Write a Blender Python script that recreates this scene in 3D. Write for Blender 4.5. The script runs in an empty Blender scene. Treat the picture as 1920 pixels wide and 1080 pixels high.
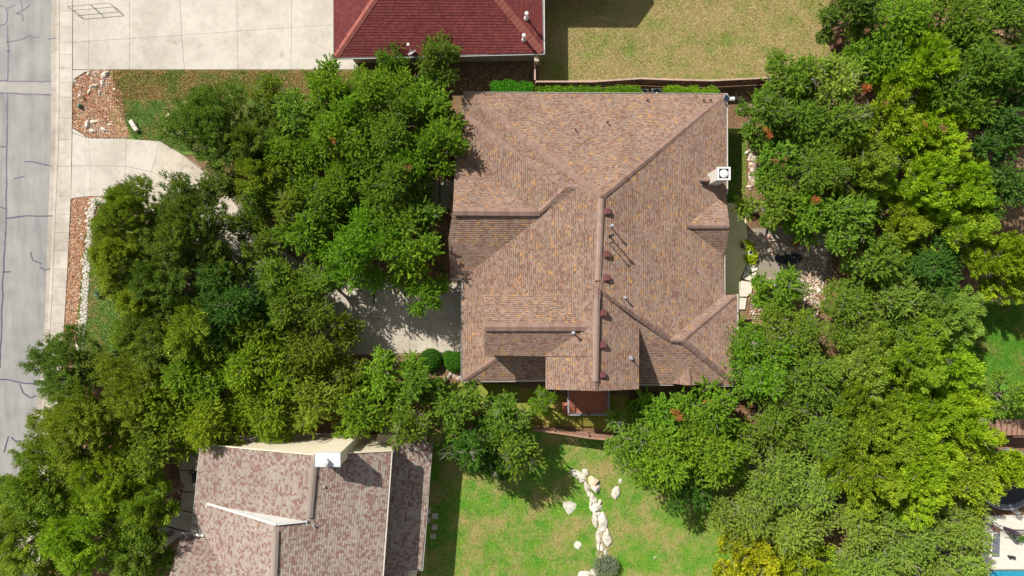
import bpy, math, random
import numpy as np
from mathutils import Vector, Matrix, noise
R = math.radians
random.seed(7); rng = np.random.default_rng(7)
sc = bpy.context.scene
col = sc.collection
# ------------------------------------------------------------------ camera, sky, sun, exposure
CAMZ = 57.0
S = CAMZ / 1280.0
cam = bpy.data.cameras.new('camera'); camo = bpy.data.objects.new('camera', cam); col.objects.link(camo)
camo.location = (0, 0, CAMZ); camo.rotation_euler = (0, 0, 0)
cam.sensor_width = 36; cam.lens = 24; cam.clip_end = 3000; cam.clip_start = 0.5
sc.camera = camo
w = bpy.data.worlds.new('World'); sc.world = w; w.use_nodes = True
nt = w.node_tree; bg = nt.nodes['Background']
sky = nt.nodes.new('ShaderNodeTexSky'); sky.sky_type = 'NISHITA'; sky.sun_disc = False
sky.sun_elevation = R(44); sky.sun_rotation = R(316)
hs = nt.nodes.new('ShaderNodeHueSaturation'); hs.inputs['Saturation'].default_value = .28   # pale, hazy summer sky
nt.links.new(sky.outputs[0], hs.inputs['Color']); nt.links.new(hs.outputs[0], bg.inputs[0]); bg.inputs[1].default_value = 0.09
sl = bpy.data.lights.new('sun', 'SUN'); sl.energy = 5.0; sl.angle = R(0.5); sl.color = (1, .95, .86)
so = bpy.data.objects.new('sun', sl); col.objects.link(so)
so.rotation_euler = Vector((.72, -.74, -1)).to_track_quat('-Z', 'Y').to_euler(); so.location = (-30, 30, 60)
sc.view_settings.view_transform = 'Standard'; sc.view_settings.look = 'None'
sc.view_settings.gamma = 1; sc.view_settings.exposure = 0.5
sc.render.engine = 'CYCLES'
sc.cycles.max_bounces = 6; sc.cycles.diffuse_bounces = 3; sc.cycles.transmission_bounces = 4

# ------------------------------------------------------------------ helpers
def P(px, py, h=0.0):
    k = S * (CAMZ - h) / CAMZ
    return Vector(((px - 960) * k, (540 - py) * k, h))
def tag(o, label=None, cat=None, group=None, kind=None):
    if label: o['label'] = label
    if cat: o['category'] = cat
    if group: o['group'] = group
    if kind: o['kind'] = kind
    return o
def empty(name, loc, rz=0, parent=None):
    o = bpy.data.objects.new(name, None); col.objects.link(o); o.location = loc; o.rotation_euler = (0, 0, rz)
    o.empty_display_size = .3
    if parent: o.parent = parent
    return o
WM = {}          # world matrices of empties (avoid depsgraph updates)
def link(name, me, parent=None, mat=None):
    """mesh vertices are world coordinates; the object's own transform undoes the parent's."""
    o = bpy.data.objects.new(name, me); col.objects.link(o)
    if mat is not None and len(me.materials) == 0: me.materials.append(mat)
    if parent is not None:
        o.parent = parent
        m = world(parent)
        o.matrix_parent_inverse = m.inverted()
    return o
def world(o):
    m = o.matrix_basis
    if o.parent: m = world(o.parent) @ o.matrix_parent_inverse @ m
    return m
def mesh(name, v, f, attr=None, smooth=False):
    me = bpy.data.meshes.new(name); me.from_pydata([tuple(p) for p in v], [], f)
    if attr is not None:
        a = me.attributes.new('tone', 'FLOAT', 'FACE'); a.data.foreach_set('value', np.asarray(attr, dtype=np.float32))
    if smooth: me.polygons.foreach_set('use_smooth', [True] * len(me.polygons))
    me.update(); return me
def fastmesh(name, verts, k, tone=None):
    """verts (n*k,3): n separate k-gons"""
    n = len(verts) // k
    me = bpy.data.meshes.new(name)
    me.vertices.add(n * k); me.vertices.foreach_set('co', np.ascontiguousarray(verts, dtype=np.float32).ravel())
    me.loops.add(n * k); me.loops.foreach_set('vertex_index', np.arange(n * k, dtype=np.int32))
    me.polygons.add(n); me.polygons.foreach_set('loop_start', np.arange(0, n * k, k, dtype=np.int32))
    me.polygons.foreach_set('loop_total', np.full(n, k, dtype=np.int32))
    if tone is not None:
        a = me.attributes.new('tone', 'FLOAT', 'FACE'); a.data.foreach_set('value', np.asarray(tone, dtype=np.float32))
    me.update(calc_edges=True); return me
class MB:
    def __init__(s): s.v = []; s.f = []
    def add(s, v, f):
        b = len(s.v); s.v += [Vector(p) for p in v]; s.f += [tuple(i + b for i in q) for q in f]
    def box(s, c, size, rz=0, rot=None):
        x, y, z = [a / 2 for a in size]
        m = rot if rot is not None else Matrix.Rotation(rz, 3, 'Z')
        v = [Vector(c) + m @ Vector((a * x, b * y, d * z)) for d in (-1, 1) for a, b in ((-1, -1), (1, -1), (1, 1), (-1, 1))]
        s.add(v, [(3, 2, 1, 0), (4, 5, 6, 7), (0, 1, 5, 4), (1, 2, 6, 5), (2, 3, 7, 6), (3, 0, 4, 7)])
    def bar(s, a, b, wd, ht):
        a, b = Vector(a), Vector(b); d = b - a
        m = d.to_track_quat('X', 'Z').to_matrix()
        s.box((a + b) / 2, (d.length, wd, ht), rot=m)
    def tube(s, pts, rad, n=8, cap=True):
        pts = [Vector(p) for p in pts]; b = len(s.v); L = len(pts)
        for i, p in enumerate(pts):
            d = (pts[min(i + 1, L - 1)] - pts[max(i - 1, 0)]).normalized()
            q = d.to_track_quat('Z', 'Y'); r = rad[i] if isinstance(rad, (list, tuple)) else rad
            for j in range(n):
                a = 2 * math.pi * j / n
                s.v.append(p + q @ Vector((math.cos(a) * r, math.sin(a) * r, 0)))
        for i in range(L - 1):
            for j in range(n):
                s.f.append((b + i * n + j, b + i * n + (j + 1) % n, b + (i + 1) * n + (j + 1) % n, b + (i + 1) * n + j))
        if cap:
            s.f.append(tuple(b + j for j in reversed(range(n)))); s.f.append(tuple(b + (L - 1) * n + j for j in range(n)))
    def prism(s, pts, z0, z1):
        """pts: xy outline"""
        pts = [Vector((p[0], p[1], 0)) for p in pts]
        ar = sum(pts[i].x * pts[(i + 1) % len(pts)].y - pts[(i + 1) % len(pts)].x * pts[i].y for i in range(len(pts)))
        if ar < 0: pts.reverse()
        n = len(pts)
        s.add([(p.x, p.y, z0) for p in pts] + [(p.x, p.y, z1) for p in pts],
              [tuple(reversed(range(n))), tuple(range(n, 2 * n))] + [(i, (i + 1) % n, n + (i + 1) % n, n + i) for i in range(n)])
    def build(s, name, mat, parent=None, smooth=False):
        return link(name, mesh(name, s.v, s.f, smooth=smooth), parent, mat)

# ------------------------------------------------------------------ materials
def newmat(name):
    m = bpy.data.materials.new(name); m.use_nodes = True
    return m, m.node_tree, m.node_tree.nodes['Principled BSDF']
def N(t, kind, **k):
    n = t.nodes.new(kind)
    for a, b in k.items(): setattr(n, a, b)
    return n
def noise_node(t, scale, detail=4, rough=.6, vec=None):
    n = N(t, 'ShaderNodeTexNoise'); n.inputs['Scale'].default_value = scale
    n.inputs['Detail'].default_value = detail; n.inputs['Roughness'].default_value = rough
    if vec is not None: t.links.new(vec, n.inputs['Vector'])
    return n
def ramp(t, fac, stops, interp='LINEAR'):
    r = N(t, 'ShaderNodeValToRGB'); r.color_ramp.interpolation = interp
    e = r.color_ramp.elements
    while len(e) > 1: e.remove(e[-1])
    e[0].position = stops[0][0]; e[0].color = (*stops[0][1], 1)
    for p, c in stops[1:]:
        x = e.new(p); x.color = (*c, 1)
    t.links.new(fac, r.inputs[0]); return r
def mix(t, fac, a, b, mode='MIX'):
    m = N(t, 'ShaderNodeMix', data_type='RGBA', blend_type=mode)
    for val, s in ((fac, m.inputs[0]), (a, m.inputs[6]), (b, m.inputs[7])):
        if isinstance(val, (int, float)): s.default_value = val
        elif isinstance(val, tuple): s.default_value = (*val, 1)
        else: t.links.new(val, s)
    return m.outputs[2]
def bump(t, p, h, strength=.3, dist=.02):
    b = N(t, 'ShaderNodeBump'); b.inputs['Strength'].default_value = strength; b.inputs['Distance'].default_value = dist
    t.links.new(h, b.inputs['Height']); t.links.new(b.outputs[0], p.inputs['Normal'])
def pos(t): return N(t, 'ShaderNodeNewGeometry').outputs['Position']
def pmat(name, c1, c2, scale=3, rough=.85, bs=.2, fine=40, metal=0, c3=None):
    m, t, p = newmat(name); v = pos(t)
    n1 = noise_node(t, scale, 5, .65, v); n2 = noise_node(t, fine, 3, .6, v)
    r = ramp(t, n1.outputs[0], [(.3, c1), (.7, c2)] if c3 is None else [(.3, c1), (.5, c3), (.7, c2)])
    f = ramp(t, n2.outputs[0], [(.25, (.72, .72, .72)), (.75, (1.2, 1.2, 1.2))])
    c = mix(t, 1.0, r.outputs[0], f.outputs[0], 'MULTIPLY')
    t.links.new(c, p.inputs['Base Color']); p.inputs['Roughness'].default_value = rough; p.inputs['Metallic'].default_value = metal
    if bs: bump(t, p, n2.outputs[0], bs)
    return m

def concrete(name, base, stain, dark=.8):
    m, t, p = newmat(name); v = pos(t)
    oi = N(t, 'ShaderNodeObjectInfo')
    n1 = noise_node(t, .35, 6, .6, v); n2 = noise_node(t, 2.2, 6, .7, v); n3 = noise_node(t, 60, 2, .5, v); n4 = noise_node(t, .9, 3, .5, v)
    r = ramp(t, n1.outputs[0], [(.40, stain), (.58, base)])
    r2 = ramp(t, n2.outputs[0], [(.28, (dark,) * 3), (.52, (1, 1, 1)), (.8, (1.05, 1.04, 1.03))])
    c = mix(t, 1.0, r.outputs[0], r2.outputs[0], 'MULTIPLY')
    r3 = ramp(t, n3.outputs[0], [(.2, (.9, .9, .9)), (.8, (1.08, 1.08, 1.08))])
    c = mix(t, 1.0, c, r3.outputs[0], 'MULTIPLY')
    ro = ramp(t, oi.outputs['Random'], [(0, (.94, .935, .93)), (1, (1.04, 1.04, 1.04))])
    c = mix(t, 1.0, c, ro.outputs[0], 'MULTIPLY')
    r4 = ramp(t, n4.outputs[0], [(.22, (.70, .68, .65)), (.30, (.93, .92, .91)), (.40, (1, 1, 1))]); c = mix(t, 1.0, c, r4.outputs[0], 'MULTIPLY')
    t.links.new(c, p.inputs['Base Color']); p.inputs['Roughness'].default_value = .9
    bump(t, p, n3.outputs[0], .15, .01); return m
M = {}
M['concrete'] = concrete('pale_concrete', (.47, .435, .38), (.40, .365, .315), .84)
M['concrete_walk'] = concrete('walk_concrete', (.47, .425, .365), (.36, .32, .27), .78)
M['concrete_court'] = concrete('court_concrete', (.48, .43, .36), (.40, .355, .29), .82)
M['kerb'] = concrete('kerb_concrete', (.40, .36, .31), (.30, .26, .22), .75)
M['patio'] = pmat('olive_patio', (.72, .64, .34), (.78, .70, .40), .8, .6, .05)
M['joint'] = pmat('joint_dirt', (.20, .17, .13), (.28, .24, .19), 5)
# faded asphalt with long tyre-direction streaks
def asphalt():
    m, t, p = newmat('faded_asphalt'); v = pos(t)
    mp = N(t, 'ShaderNodeMapping'); mp.inputs['Scale'].default_value = (1.6, .22, 1); t.links.new(v, mp.inputs[0])
    n1 = noise_node(t, .8, 6, .65, mp.outputs[0]); n2 = noise_node(t, .5, 5, .6, v); n3 = noise_node(t, 45, 3, .7, v)
    r = ramp(t, n1.outputs[0], [(.28, (.195, .19, .188)), (.5, (.255, .248, .24)), (.72, (.295, .287, .275))])
    r2 = ramp(t, n2.outputs[0], [(.3, (.80, .80, .82)), (.6, (1.03, 1.02, 1.0))])
    c = mix(t, 1.0, r.outputs[0], r2.outputs[0], 'MULTIPLY')
    r3 = ramp(t, n3.outputs[0], [(.25, (.8, .8, .8)), (.75, (1.18, 1.18, 1.18))])
    c = mix(t, 1.0, c, r3.outputs[0], 'MULTIPLY')
    t.links.new(c, p.inputs['Base Color']); p.inputs['Roughness'].default_value = .92
    bump(t, p, n3.outputs[0], .3, .01); return m
M['asphalt'] = asphalt()
M['patch'] = pmat('patched_asphalt', (.27, .255, .24), (.33, .31, .285), 1.2)
M['tar'] = pmat('tar_seal', (.045, .038, .075), (.08, .07, .12), 2, .55, .05)
def soil():
    m, t, p = newmat('leaf_litter_soil'); v = pos(t)
    n1 = noise_node(t, .45, 5, .6, v); n2 = noise_node(t, 5, 6, .75, v); n3 = noise_node(t, 28, 4, .7, v)
    r = ramp(t, n1.outputs[0], [(.3, (.13, .075, .04)), (.5, (.20, .12, .065)), (.7, (.22, .165, .09))])
    r2 = ramp(t, n2.outputs[0], [(.3, (.5, .45, .4)), (.55, (1, 1, 1)), (.75, (1.7, 1.45, 1.2))])
    c = mix(t, 1.0, r.outputs[0], r2.outputs[0], 'MULTIPLY')
    r3 = ramp(t, n3.outputs[0], [(.3, (.6, .6, .6)), (.7, (1.4, 1.35, 1.25))])
    c = mix(t, 1.0, c, r3.outputs[0], 'MULTIPLY')
    t.links.new(c, p.inputs['Base Color']); p.inputs['Roughness'].default_value = .95
    bump(t, p, n3.outputs[0], .6, .04); return m
M['soil'] = soil()
def grass(name, g1, g2, dry, thr=.5, scale=.6, soft=.1, fine=(.7, 1.3)):
    """living green and dry patches by where the grass grows"""
    m, t, p = newmat(name); v = pos(t)
    n0 = noise_node(t, scale, 6, .68, v); n1 = noise_node(t, scale * 2.7, 4, .6, v); n2 = noise_node(t, 7, 6, .8, v); n3 = noise_node(t, 26, 4, .8, v)
    g = ramp(t, n1.outputs[0], [(.35, g1), (.65, g2)])
    add = N(t, 'ShaderNodeMath', operation='ADD'); t.links.new(n0.outputs[0], add.inputs[0])
    sc_ = N(t, 'ShaderNodeMath', operation='MULTIPLY_ADD'); sc_.inputs[1].default_value = .62; sc_.inputs[2].default_value = -.31
    t.links.new(n2.outputs[0], sc_.inputs[0]); t.links.new(sc_.outputs[0], add.inputs[1])
    f = ramp(t, add.outputs[0], [(thr - soft, (0, 0, 0)), (thr + soft, (1, 1, 1))])
    c = mix(t, f.outputs[0], g.outputs[0], dry)
    r3 = ramp(t, n3.outputs[0], [(.25, (fine[0],) * 3), (.75, (fine[1],) * 3)])
    c = mix(t, 1.0, c, r3.outputs[0], 'MULTIPLY')
    t.links.new(c, p.inputs['Base Color']); p.inputs['Roughness'].default_value = .85
    p.inputs['Specular IOR Level'].default_value = .25
    bump(t, p, n3.outputs[0], .7, .04); return m
M['grass_n'] = grass('straw_lawn', (.15, .25, .03), (.22, .26, .05), (.375, .295, .13), .43, .42, .13, (.6, 1.4))
M['grass_s'] = grass('green_lawn', (.075, .235, .016), (.16, .28, .028), (.32, .265, .10), .53, .42, .10, (.5, 1.5))
M['grass_f'] = grass('front_lawn', (.075, .15, .022), (.12, .19, .03), (.24, .17, .06), .60, .5, .08, (.6, 1.4))
M['grass_fy'] = grass('front_dry_lawn', (.13, .20, .03), (.19, .21, .045), (.33, .22, .085), .47, .55, .10, (.6, 1.4))
M['grass_y'] = grass('mossy_lawn', (.15, .21, .025), (.21, .24, .03), (.32, .22, .06), .54, .9, .1, (.6, 1.4))
M['grass_e'] = grass('vivid_lawn', (.06, .20, .015), (.12, .25, .02), (.28, .23, .07), .60, .5, .08, (.6, 1.4))

def shingle_mat(name, pal, fine=14):
    m, t, p = newmat(name); v = pos(t)
    a = N(t, 'ShaderNodeAttribute', attribute_name='tone')
    r = ramp(t, a.outputs['Fac'], [(i / len(pal), c) for i, c in enumerate(pal)], 'CONSTANT')
    n1 = noise_node(t, .5, 4, .6, v); n2 = noise_node(t, fine, 4, .7, v)
    r1 = ramp(t, n1.outputs[0], [(.3, (.88, .87, .86)), (.7, (1.08, 1.08, 1.08))])
    r2 = ramp(t, n2.outputs[0], [(.25, (.8, .8, .8)), (.75, (1.2, 1.2, 1.2))])
    c = mix(t, 1.0, r.outputs[0], r1.outputs[0], 'MULTIPLY'); c = mix(t, 1.0, c, r2.outputs[0], 'MULTIPLY')
    t.links.new(c, p.inputs['Base Color']); p.inputs['Roughness'].default_value = .9; p.inputs['Diffuse Roughness'].default_value = 1.0
    p.inputs['Specular IOR Level'].default_value = .15
    return m
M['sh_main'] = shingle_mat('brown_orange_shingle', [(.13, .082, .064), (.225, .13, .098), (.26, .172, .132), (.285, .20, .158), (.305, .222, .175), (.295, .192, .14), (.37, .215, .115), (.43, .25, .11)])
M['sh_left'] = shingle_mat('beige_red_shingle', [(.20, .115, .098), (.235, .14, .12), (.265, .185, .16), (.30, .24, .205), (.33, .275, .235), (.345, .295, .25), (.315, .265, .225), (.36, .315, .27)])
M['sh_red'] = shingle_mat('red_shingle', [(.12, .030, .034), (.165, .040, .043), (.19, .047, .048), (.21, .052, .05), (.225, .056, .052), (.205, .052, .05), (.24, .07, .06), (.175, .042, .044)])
def capmat(name, a, b):
    m, t, p = newmat(name); oi = N(t, 'ShaderNodeObjectInfo')
    r = ramp(t, oi.outputs['Random'], [(0, a), (1, b)])
    n = noise_node(t, 12, 4, .7, pos(t)); r2 = ramp(t, n.outputs[0], [(.25, (.8, .8, .8)), (.75, (1.15, 1.15, 1.15))])
    t.links.new(mix(t, 1.0, r.outputs[0], r2.outputs[0], 'MULTIPLY'), p.inputs['Base Color']); p.inputs['Roughness'].default_value = .9
    return m
M['cap_main'] = capmat('brown_ridge_cap', (.175, .105, .082), (.235, .15, .12))
M['cap_left'] = capmat('grey_ridge_cap', (.22, .175, .15), (.27, .22, .185))
M['cap_red'] = capmat('red_ridge_cap', (.235, .065, .05), (.27, .082, .06))
M['deckb'] = pmat('roof_underlay', (.12, .08, .065), (.16, .10, .08), 3)
M['white'] = pmat('white_paint', (.56, .56, .55), (.66, .65, .63), 2, .5, .03)
M['gutter'] = pmat('pale_gutter_metal', (.50, .45, .40), (.62, .57, .52), 3, .4, 0)
M['gutter_dark'] = pmat('brown_gutter', (.14, .10, .08), (.20, .15, .12), 3, .5, 0)
M['ac'] = pmat('grey_enamel', (.40, .43, .47), (.48, .51, .55), 4, .5, 0)
M['zinc'] = pmat('weathered_zinc', (.42, .44, .48), (.58, .60, .64), 5, .5, .05)
M['cream2'] = pmat('pale_siding', (.55, .51, .45), (.62, .58, .52), 1, .9, .1)
M['cream'] = pmat('cream_stucco', (.62, .54, .40), (.68, .60, .46), 1, .9, .1)
M['tan'] = pmat('tan_stucco', (.40, .33, .22), (.46, .38, .26), 1, .9, .1)
M['vent'] = pmat('maroon_vent_paint', (.16, .06, .055), (.20, .075, .07), 4, .5, 0)
M['steel'] = pmat('galvanised_steel', (.34, .35, .38), (.46, .47, .50), 6, .35, 0, metal=.3)
M['dark'] = pmat('dark_paint', (.02, .02, .022), (.035, .034, .036), 4, .5, 0)
M['black'] = pmat('black_mesh_fabric', (.012, .014, .024), (.02, .022, .034), 2, .7, 0)
M['wood'] = pmat('brown_fence_wood', (.11, .05, .033), (.18, .085, .055), 3, .85, .1, 30)
M['wood_red'] = pmat('weathered_red_wood', (.25, .13, .085), (.36, .215, .15), 4, .85, .1, 30)
M['deck'] = pmat('red_deck_stain', (.36, .115, .06), (.42, .14, .075), 4, .7, .05)
M['rail'] = pmat('grey_rail_paint', (.22, .22, .25), (.30, .30, .34), 4, .5, 0)
M['lime'] = pmat('white_limestone', (.33, .29, .23), (.62, .58, .51), 2.4, .9, .6, 7, c3=(.55, .51, .43))
M['lime_gold'] = pmat('golden_limestone', (.50, .36, .20), (.70, .62, .50), 3, .9, .4, 14)
M['flag'] = pmat('pale_flagstone', (.54, .50, .43), (.62, .58, .51), 2, .9, .2)
M['bark'] = pmat('grey_bark', (.17, .14, .11), (.28, .245, .20), 6, .95, .3, 20)
M['twig'] = pmat('pale_dead_twig', (.20, .18, .14), (.32, .29, .23), 6, .95, .1)
M['pot'] = pmat('terracotta', (.28, .07, .035), (.36, .10, .05), 4, .7, .05)
M['water'] = pmat('pool_water', (.02, .22, .34), (.03, .28, .42), 3, .08, .05, 4)
M['greencap'] = pmat('green_plastic', (.02, .10, .05), (.03, .13, .06), 3, .5, 0)
M['stone_grey'] = pmat('grey_paver', (.33, .31, .27), (.42, .40, .36), 3)
M['solar'] = pmat('solar_glass', (.03, .035, .07), (.04, .05, .09), 4, .2, 0)
def gravelmat(name, pal):
    m, t, p = newmat(name); a = N(t, 'ShaderNodeAttribute', attribute_name='tone')
    r = ramp(t, a.outputs['Fac'], [(i / len(pal), c) for i, c in enumerate(pal)], 'CONSTANT')
    t.links.new(r.outputs[0], p.inputs['Base Color']); p.inputs['Roughness'].default_value = .9; return m
M['gravel'] = gravelmat('orange_gravel_mix', [(.20, .08, .04), (.30, .125, .06), (.38, .165, .08), (.44, .205, .10), (.48, .26, .14), (.52, .31, .18), (.55, .40, .27), (.62, .52, .42)])
M['rubble'] = gravelmat('pink_rubble_mix', [(.30, .14, .08), (.42, .24, .15), (.50, .34, .24), (.55, .42, .32), (.60, .50, .42), (.46, .40, .34), (.66, .58, .50), (.30, .27, .24)])
M['litter'] = gravelmat('dead_leaf_litter', [(.10, .055, .03), (.15, .08, .04), (.20, .11, .055), (.26, .15, .075), (.32, .19, .10), (.36, .23, .13), (.22, .14, .08), (.44, .33, .22)])
def leafmat(name, spec=.12, trans=.38):
    m, t, p = newmat(name)
    oi = N(t, 'ShaderNodeObjectInfo'); a = N(t, 'ShaderNodeAttribute', attribute_name='tone')
    r = ramp(t, a.outputs['Fac'], [(0, (.55, .62, .6)), (.45, (.95, .97, .95)), (.8, (1.5, 1.32, 1.1)), (1, (2.1, 1.7, 1.4))])
    c = mix(t, 1.0, oi.outputs['Color'], r.outputs[0], 'MULTIPLY')
    t.links.new(c, p.inputs['Base Color']); p.inputs['Roughness'].default_value = .55; p.inputs['Specular IOR Level'].default_value = spec
    tr = N(t, 'ShaderNodeBsdfTranslucent'); c2 = mix(t, 1.0, c, (1.25, 1.35, .55), 'MULTIPLY'); t.links.new(c2, tr.inputs[0])
    ms = N(t, 'ShaderNodeMixShader'); ms.inputs[0].default_value = trans
    out = t.nodes['Material Output']
    t.links.new(p.outputs[0], ms.inputs[1]); t.links.new(tr.outputs[0], ms.inputs[2]); t.links.new(ms.outputs[0], out.inputs[0])
    return m
M['leaf'] = leafmat('foliage')
# ------------------------------------------------------------------ ground sheets
def sheet(name, px, z, mat, jag=0, parent=None, kind='structure', seed=1):
    pts = [P(a, b, 0) for a, b in px]
    if jag:
        out = []
        for i, a in enumerate(pts):
            b = pts[(i + 1) % len(pts)]; n = max(1, int((b - a).length / .25))
            for k in range(n):
                q = a.lerp(b, k / n); d = noise.noise_vector(q * 1.7 + Vector((seed * 9.1, 0, 0))) * jag
                out.append(q + Vector((d.x, d.y, 0)))
        pts = out
    mb = MB(); mb.add([(p.x, p.y, z) for p in pts], [tuple(range(len(pts)))])
    me = mesh(name, mb.v, mb.f)
    if me.polygons[0].normal.z < 0: me.flip_normals()
    o = link(name, me, parent, mat)
    if kind: o['kind'] = kind
    return o
mb = MB(); mb.add([(-600, -600, -.02), (600, -600, -.02), (600, 600, -.02), (-600, 600, -.02)], [(0, 1, 2, 3)])
tag(mb.build('ground', M['soil']), kind='structure')
street = sheet('street', [(-900, -900), (96, -900), (96, 60), (95, 270), (90, 420), (84, 600), (74, 740), (30, 1100), (-40, 1500), (-900, 1500)], 0, M['asphalt'])
sheet('street_patch', [(-200, 152), (96, 153), (96, 176), (-200, 173)], .006, M['patch'], parent=street, kind=None)
gut = sheet('kerb_gutter', [(96, -900), (109, -900), (109, 200), (108, 300), (104, 420), (97, 600), (87, 740), (44, 1100), (-20, 1500), (-40, 1500), (30, 1100), (74, 740), (84, 600), (90, 420), (95, 270), (96, 60)], .004, M['kerb'])
def tarline(pts, wd=.06):
    pts = [P(a, b, 0) for a, b in pts]
    q = []
    for i in range(len(pts) - 1):                      # wobble
        n = max(2, int((pts[i + 1] - pts[i]).length / .22))
        for k in range(n): q.append(pts[i].lerp(pts[i + 1], k / n))
    q.append(pts[-1])
    q = [p + noise.noise_vector(p * .9) * .07 + noise.noise_vector(p * 3.1) * .03 for p in q]
    v, f = [], []
    for i, p in enumerate(q):
        d = (q[min(i + 1, len(q) - 1)] - q[max(i - 1, 0)]); d.z = 0; d.normalize(); n = Vector((-d.y, d.x, 0))
        ww = wd * (.75 + .6 * abs(noise.noise(p * 2.3)))
        v += [(p.x + n.x * ww, p.y + n.y * ww, .012), (p.x - n.x * ww, p.y - n.y * ww, .012)]
        if i: b = 2 * i; f.append((b - 2, b - 1, b + 1, b))
    link('crack_seal', mesh('crack_seal', v, f), street, M['tar'])
for c in [[(14, 47), (15, 90), (14, 152)], [(14, 176), (13, 280), (11, 420), (6, 520), (0, 690)],
          [(0, 152), (96, 153)], [(0, 174), (95, 178)], [(0, 11), (9, 13), (14, 22), (14, 38), (9, 46), (0, 47)],
          [(14, 79), (30, 76), (42, 73), (58, 66)], [(56, 71), (72, 69)], [(14, 16), (28, 9)], [(38, 0), (42, 18), (30, 26)], [(30, 26), (40, 26), (44, 38)], [(42, 20), (56, 8)],
          [(91, 73), (106, 71)], [(46, 303), (62, 303), (96, 312)], [(27, 334), (46, 330)], [(0, 275), (12, 275)], [(11, 409), (50, 405), (100, 405)], [(0, 388), (10, 392)],
          [(57, 473), (62, 487), (78, 494)], [(74, 500), (84, 506), (96, 504)], [(6, 510), (20, 509)], [(0, 712), (15, 711), (40, 718), (72, 720)],
          [(37, 720), (44, 736), (58, 746), (69, 742)], [(22, 820), (30, 828), (40, 826)], [(8, 848), (16, 818)], [(12, 96), (18, 97)]]:
    tarline(c)

def slab(parent, px, z0=.0, z1=.09, gap=.010, mat=None):
    pts = [P(a, b, 0) for a, b in px]; c = sum(pts, Vector()) / len(pts)
    q = [p + (c - p).normalized() * gap * 1.4 for p in pts]
    m_ = MB(); m_.prism(q, z0, z1); return m_.build('concrete_slab', mat or M['concrete'], parent)
def paving(name, cols, mat, z=.09, base=True):
    """cols: list of (list of left edge points, list of right edge points) from top to bottom"""
    e = empty(name, (0, 0, 0)); e['kind'] = 'structure'
    for L_, R_ in cols:
        for i in range(len(L_) - 1): slab(e, [L_[i], R_[i], R_[i + 1], L_[i + 1]], 0, z, mat=mat)
    return e
# footpath along the kerb
walk = empty('footpath', (0, 0, 0)); walk['kind'] = 'structure'
def wx(y):
    ys = [-400, 130, 260, 370, 500, 620, 740, 1100, 1400]; l = [114, 113, 112, 107, 102, 96, 88, 46, 10]; r = [138, 137, 136, 134, 128, 121, 112, 70, 34]
    return float(np.interp(y, ys, l)), float(np.interp(y, ys, r))
ys = [-160, -120, -80, -40, -8, 22, 51, 80, 103, 128, 155, 183, 222, 262, 312, 368, 402, 436, 470, 504, 538, 572, 606, 640, 674, 708, 742, 776, 810, 844, 880, 920, 960, 1000, 1040, 1080, 1120]
for a, b in zip(ys[:-1], ys[1:]):
    (l0, r0), (l1, r1) = wx(a), wx(b); slab(walk, [(l0, a), (r0, a), (r1, b), (l1, b)], 0, .10, .007, M['concrete_walk'] if a > 128 else M['concrete'])
mbk = MB(); kk = []
for y in range(-400, 1200, 40):
    l, _ = wx(y); kk.append((l, y))
for (x0, y0), (x1, y1) in zip(kk[:-1], kk[1:]):
    mbk.prism([P(x0 - 6, y0), P(x0 - .8, y0), P(x1 - .8, y1), P(x1 - 6, y1)], 0, .085)
tag(mbk.build('kerb', M['concrete_walk']), kind='structure')
# neighbour's driveway, top left
def jl(x): return 80 - (x - 138) * .0675
def c2(xt, xb): return [(xt, -70), (xt, jl(xt) - 85), (xt + (xb - xt) * .4, jl(xt)), (xb, 131)]
cx = [(138, 138), (167, 167), (244, 244), (338, 347), (444, 448), (548, 546), (672, 672)]
paving('neighbour_driveway', [(c2(*cx[i]), c2(*cx[i + 1])) for i in range(6)], M['concrete'])
for q in ([(137.5, 132), (173, 132), (159, 136), (139, 149), (137.5, 166)], [(137, 241), (160, 255.5), (161, 258), (137, 248)], [(134, 369), (152, 366.5), (135, 373)]): slab(walk, q, 0, .088, 0, M['concrete'])
# main driveway
top = [(137, 249), (160, 258), (168, 260), (238, 261), (300, 265), (345, 292), (410, 345), (480, 430), (560, 490), (640, 505), (706, 530)]
mid = [(136, 311), (162, 311), (170, 311), (236, 312), (285, 322), (335, 350), (385, 400), (450, 490), (530, 560), (610, 590), (700, 597)]
bot = [(134, 372), (160, 369), (170, 368), (234, 370), (270, 385), (310, 420), (345, 465), (400, 560), (500, 640), (600, 664), (700, 664)]
dv = empty('driveway', (0, 0, 0)); dv['kind'] = 'structure'
for i in range(10):
    slab(dv, [top[i], top[i + 1], mid[i + 1], mid[i]], mat=M['concrete'] if i < 4 else M['concrete_court']); slab(dv, [mid[i], mid[i + 1], bot[i + 1], bot[i]], mat=M['concrete'] if i < 4 else M['concrete_court'])
for q in ([(700, 532), (768, 532), (768, 597), (700, 597)], [(768, 532), (872, 532), (872, 600), (768, 597)], [(700, 597), (768, 597), (768, 662), (700, 664)], [(768, 597), (872, 600), (872, 660), (768, 662)]):
    slab(dv, q, mat=M['concrete_court'])
sheet('driveway_base', [(130, 244), (300, 262), (420, 342), (570, 486), (700, 526), (872, 528), (872, 664), (590, 668), (390, 566), (300, 424), (234, 374), (130, 376)], .012, M['joint'])
sheet('driveway_base', [(112, -70), (672, -70), (672, 132), (138, 132), (112, 250)], .012, M['joint'])
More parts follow.
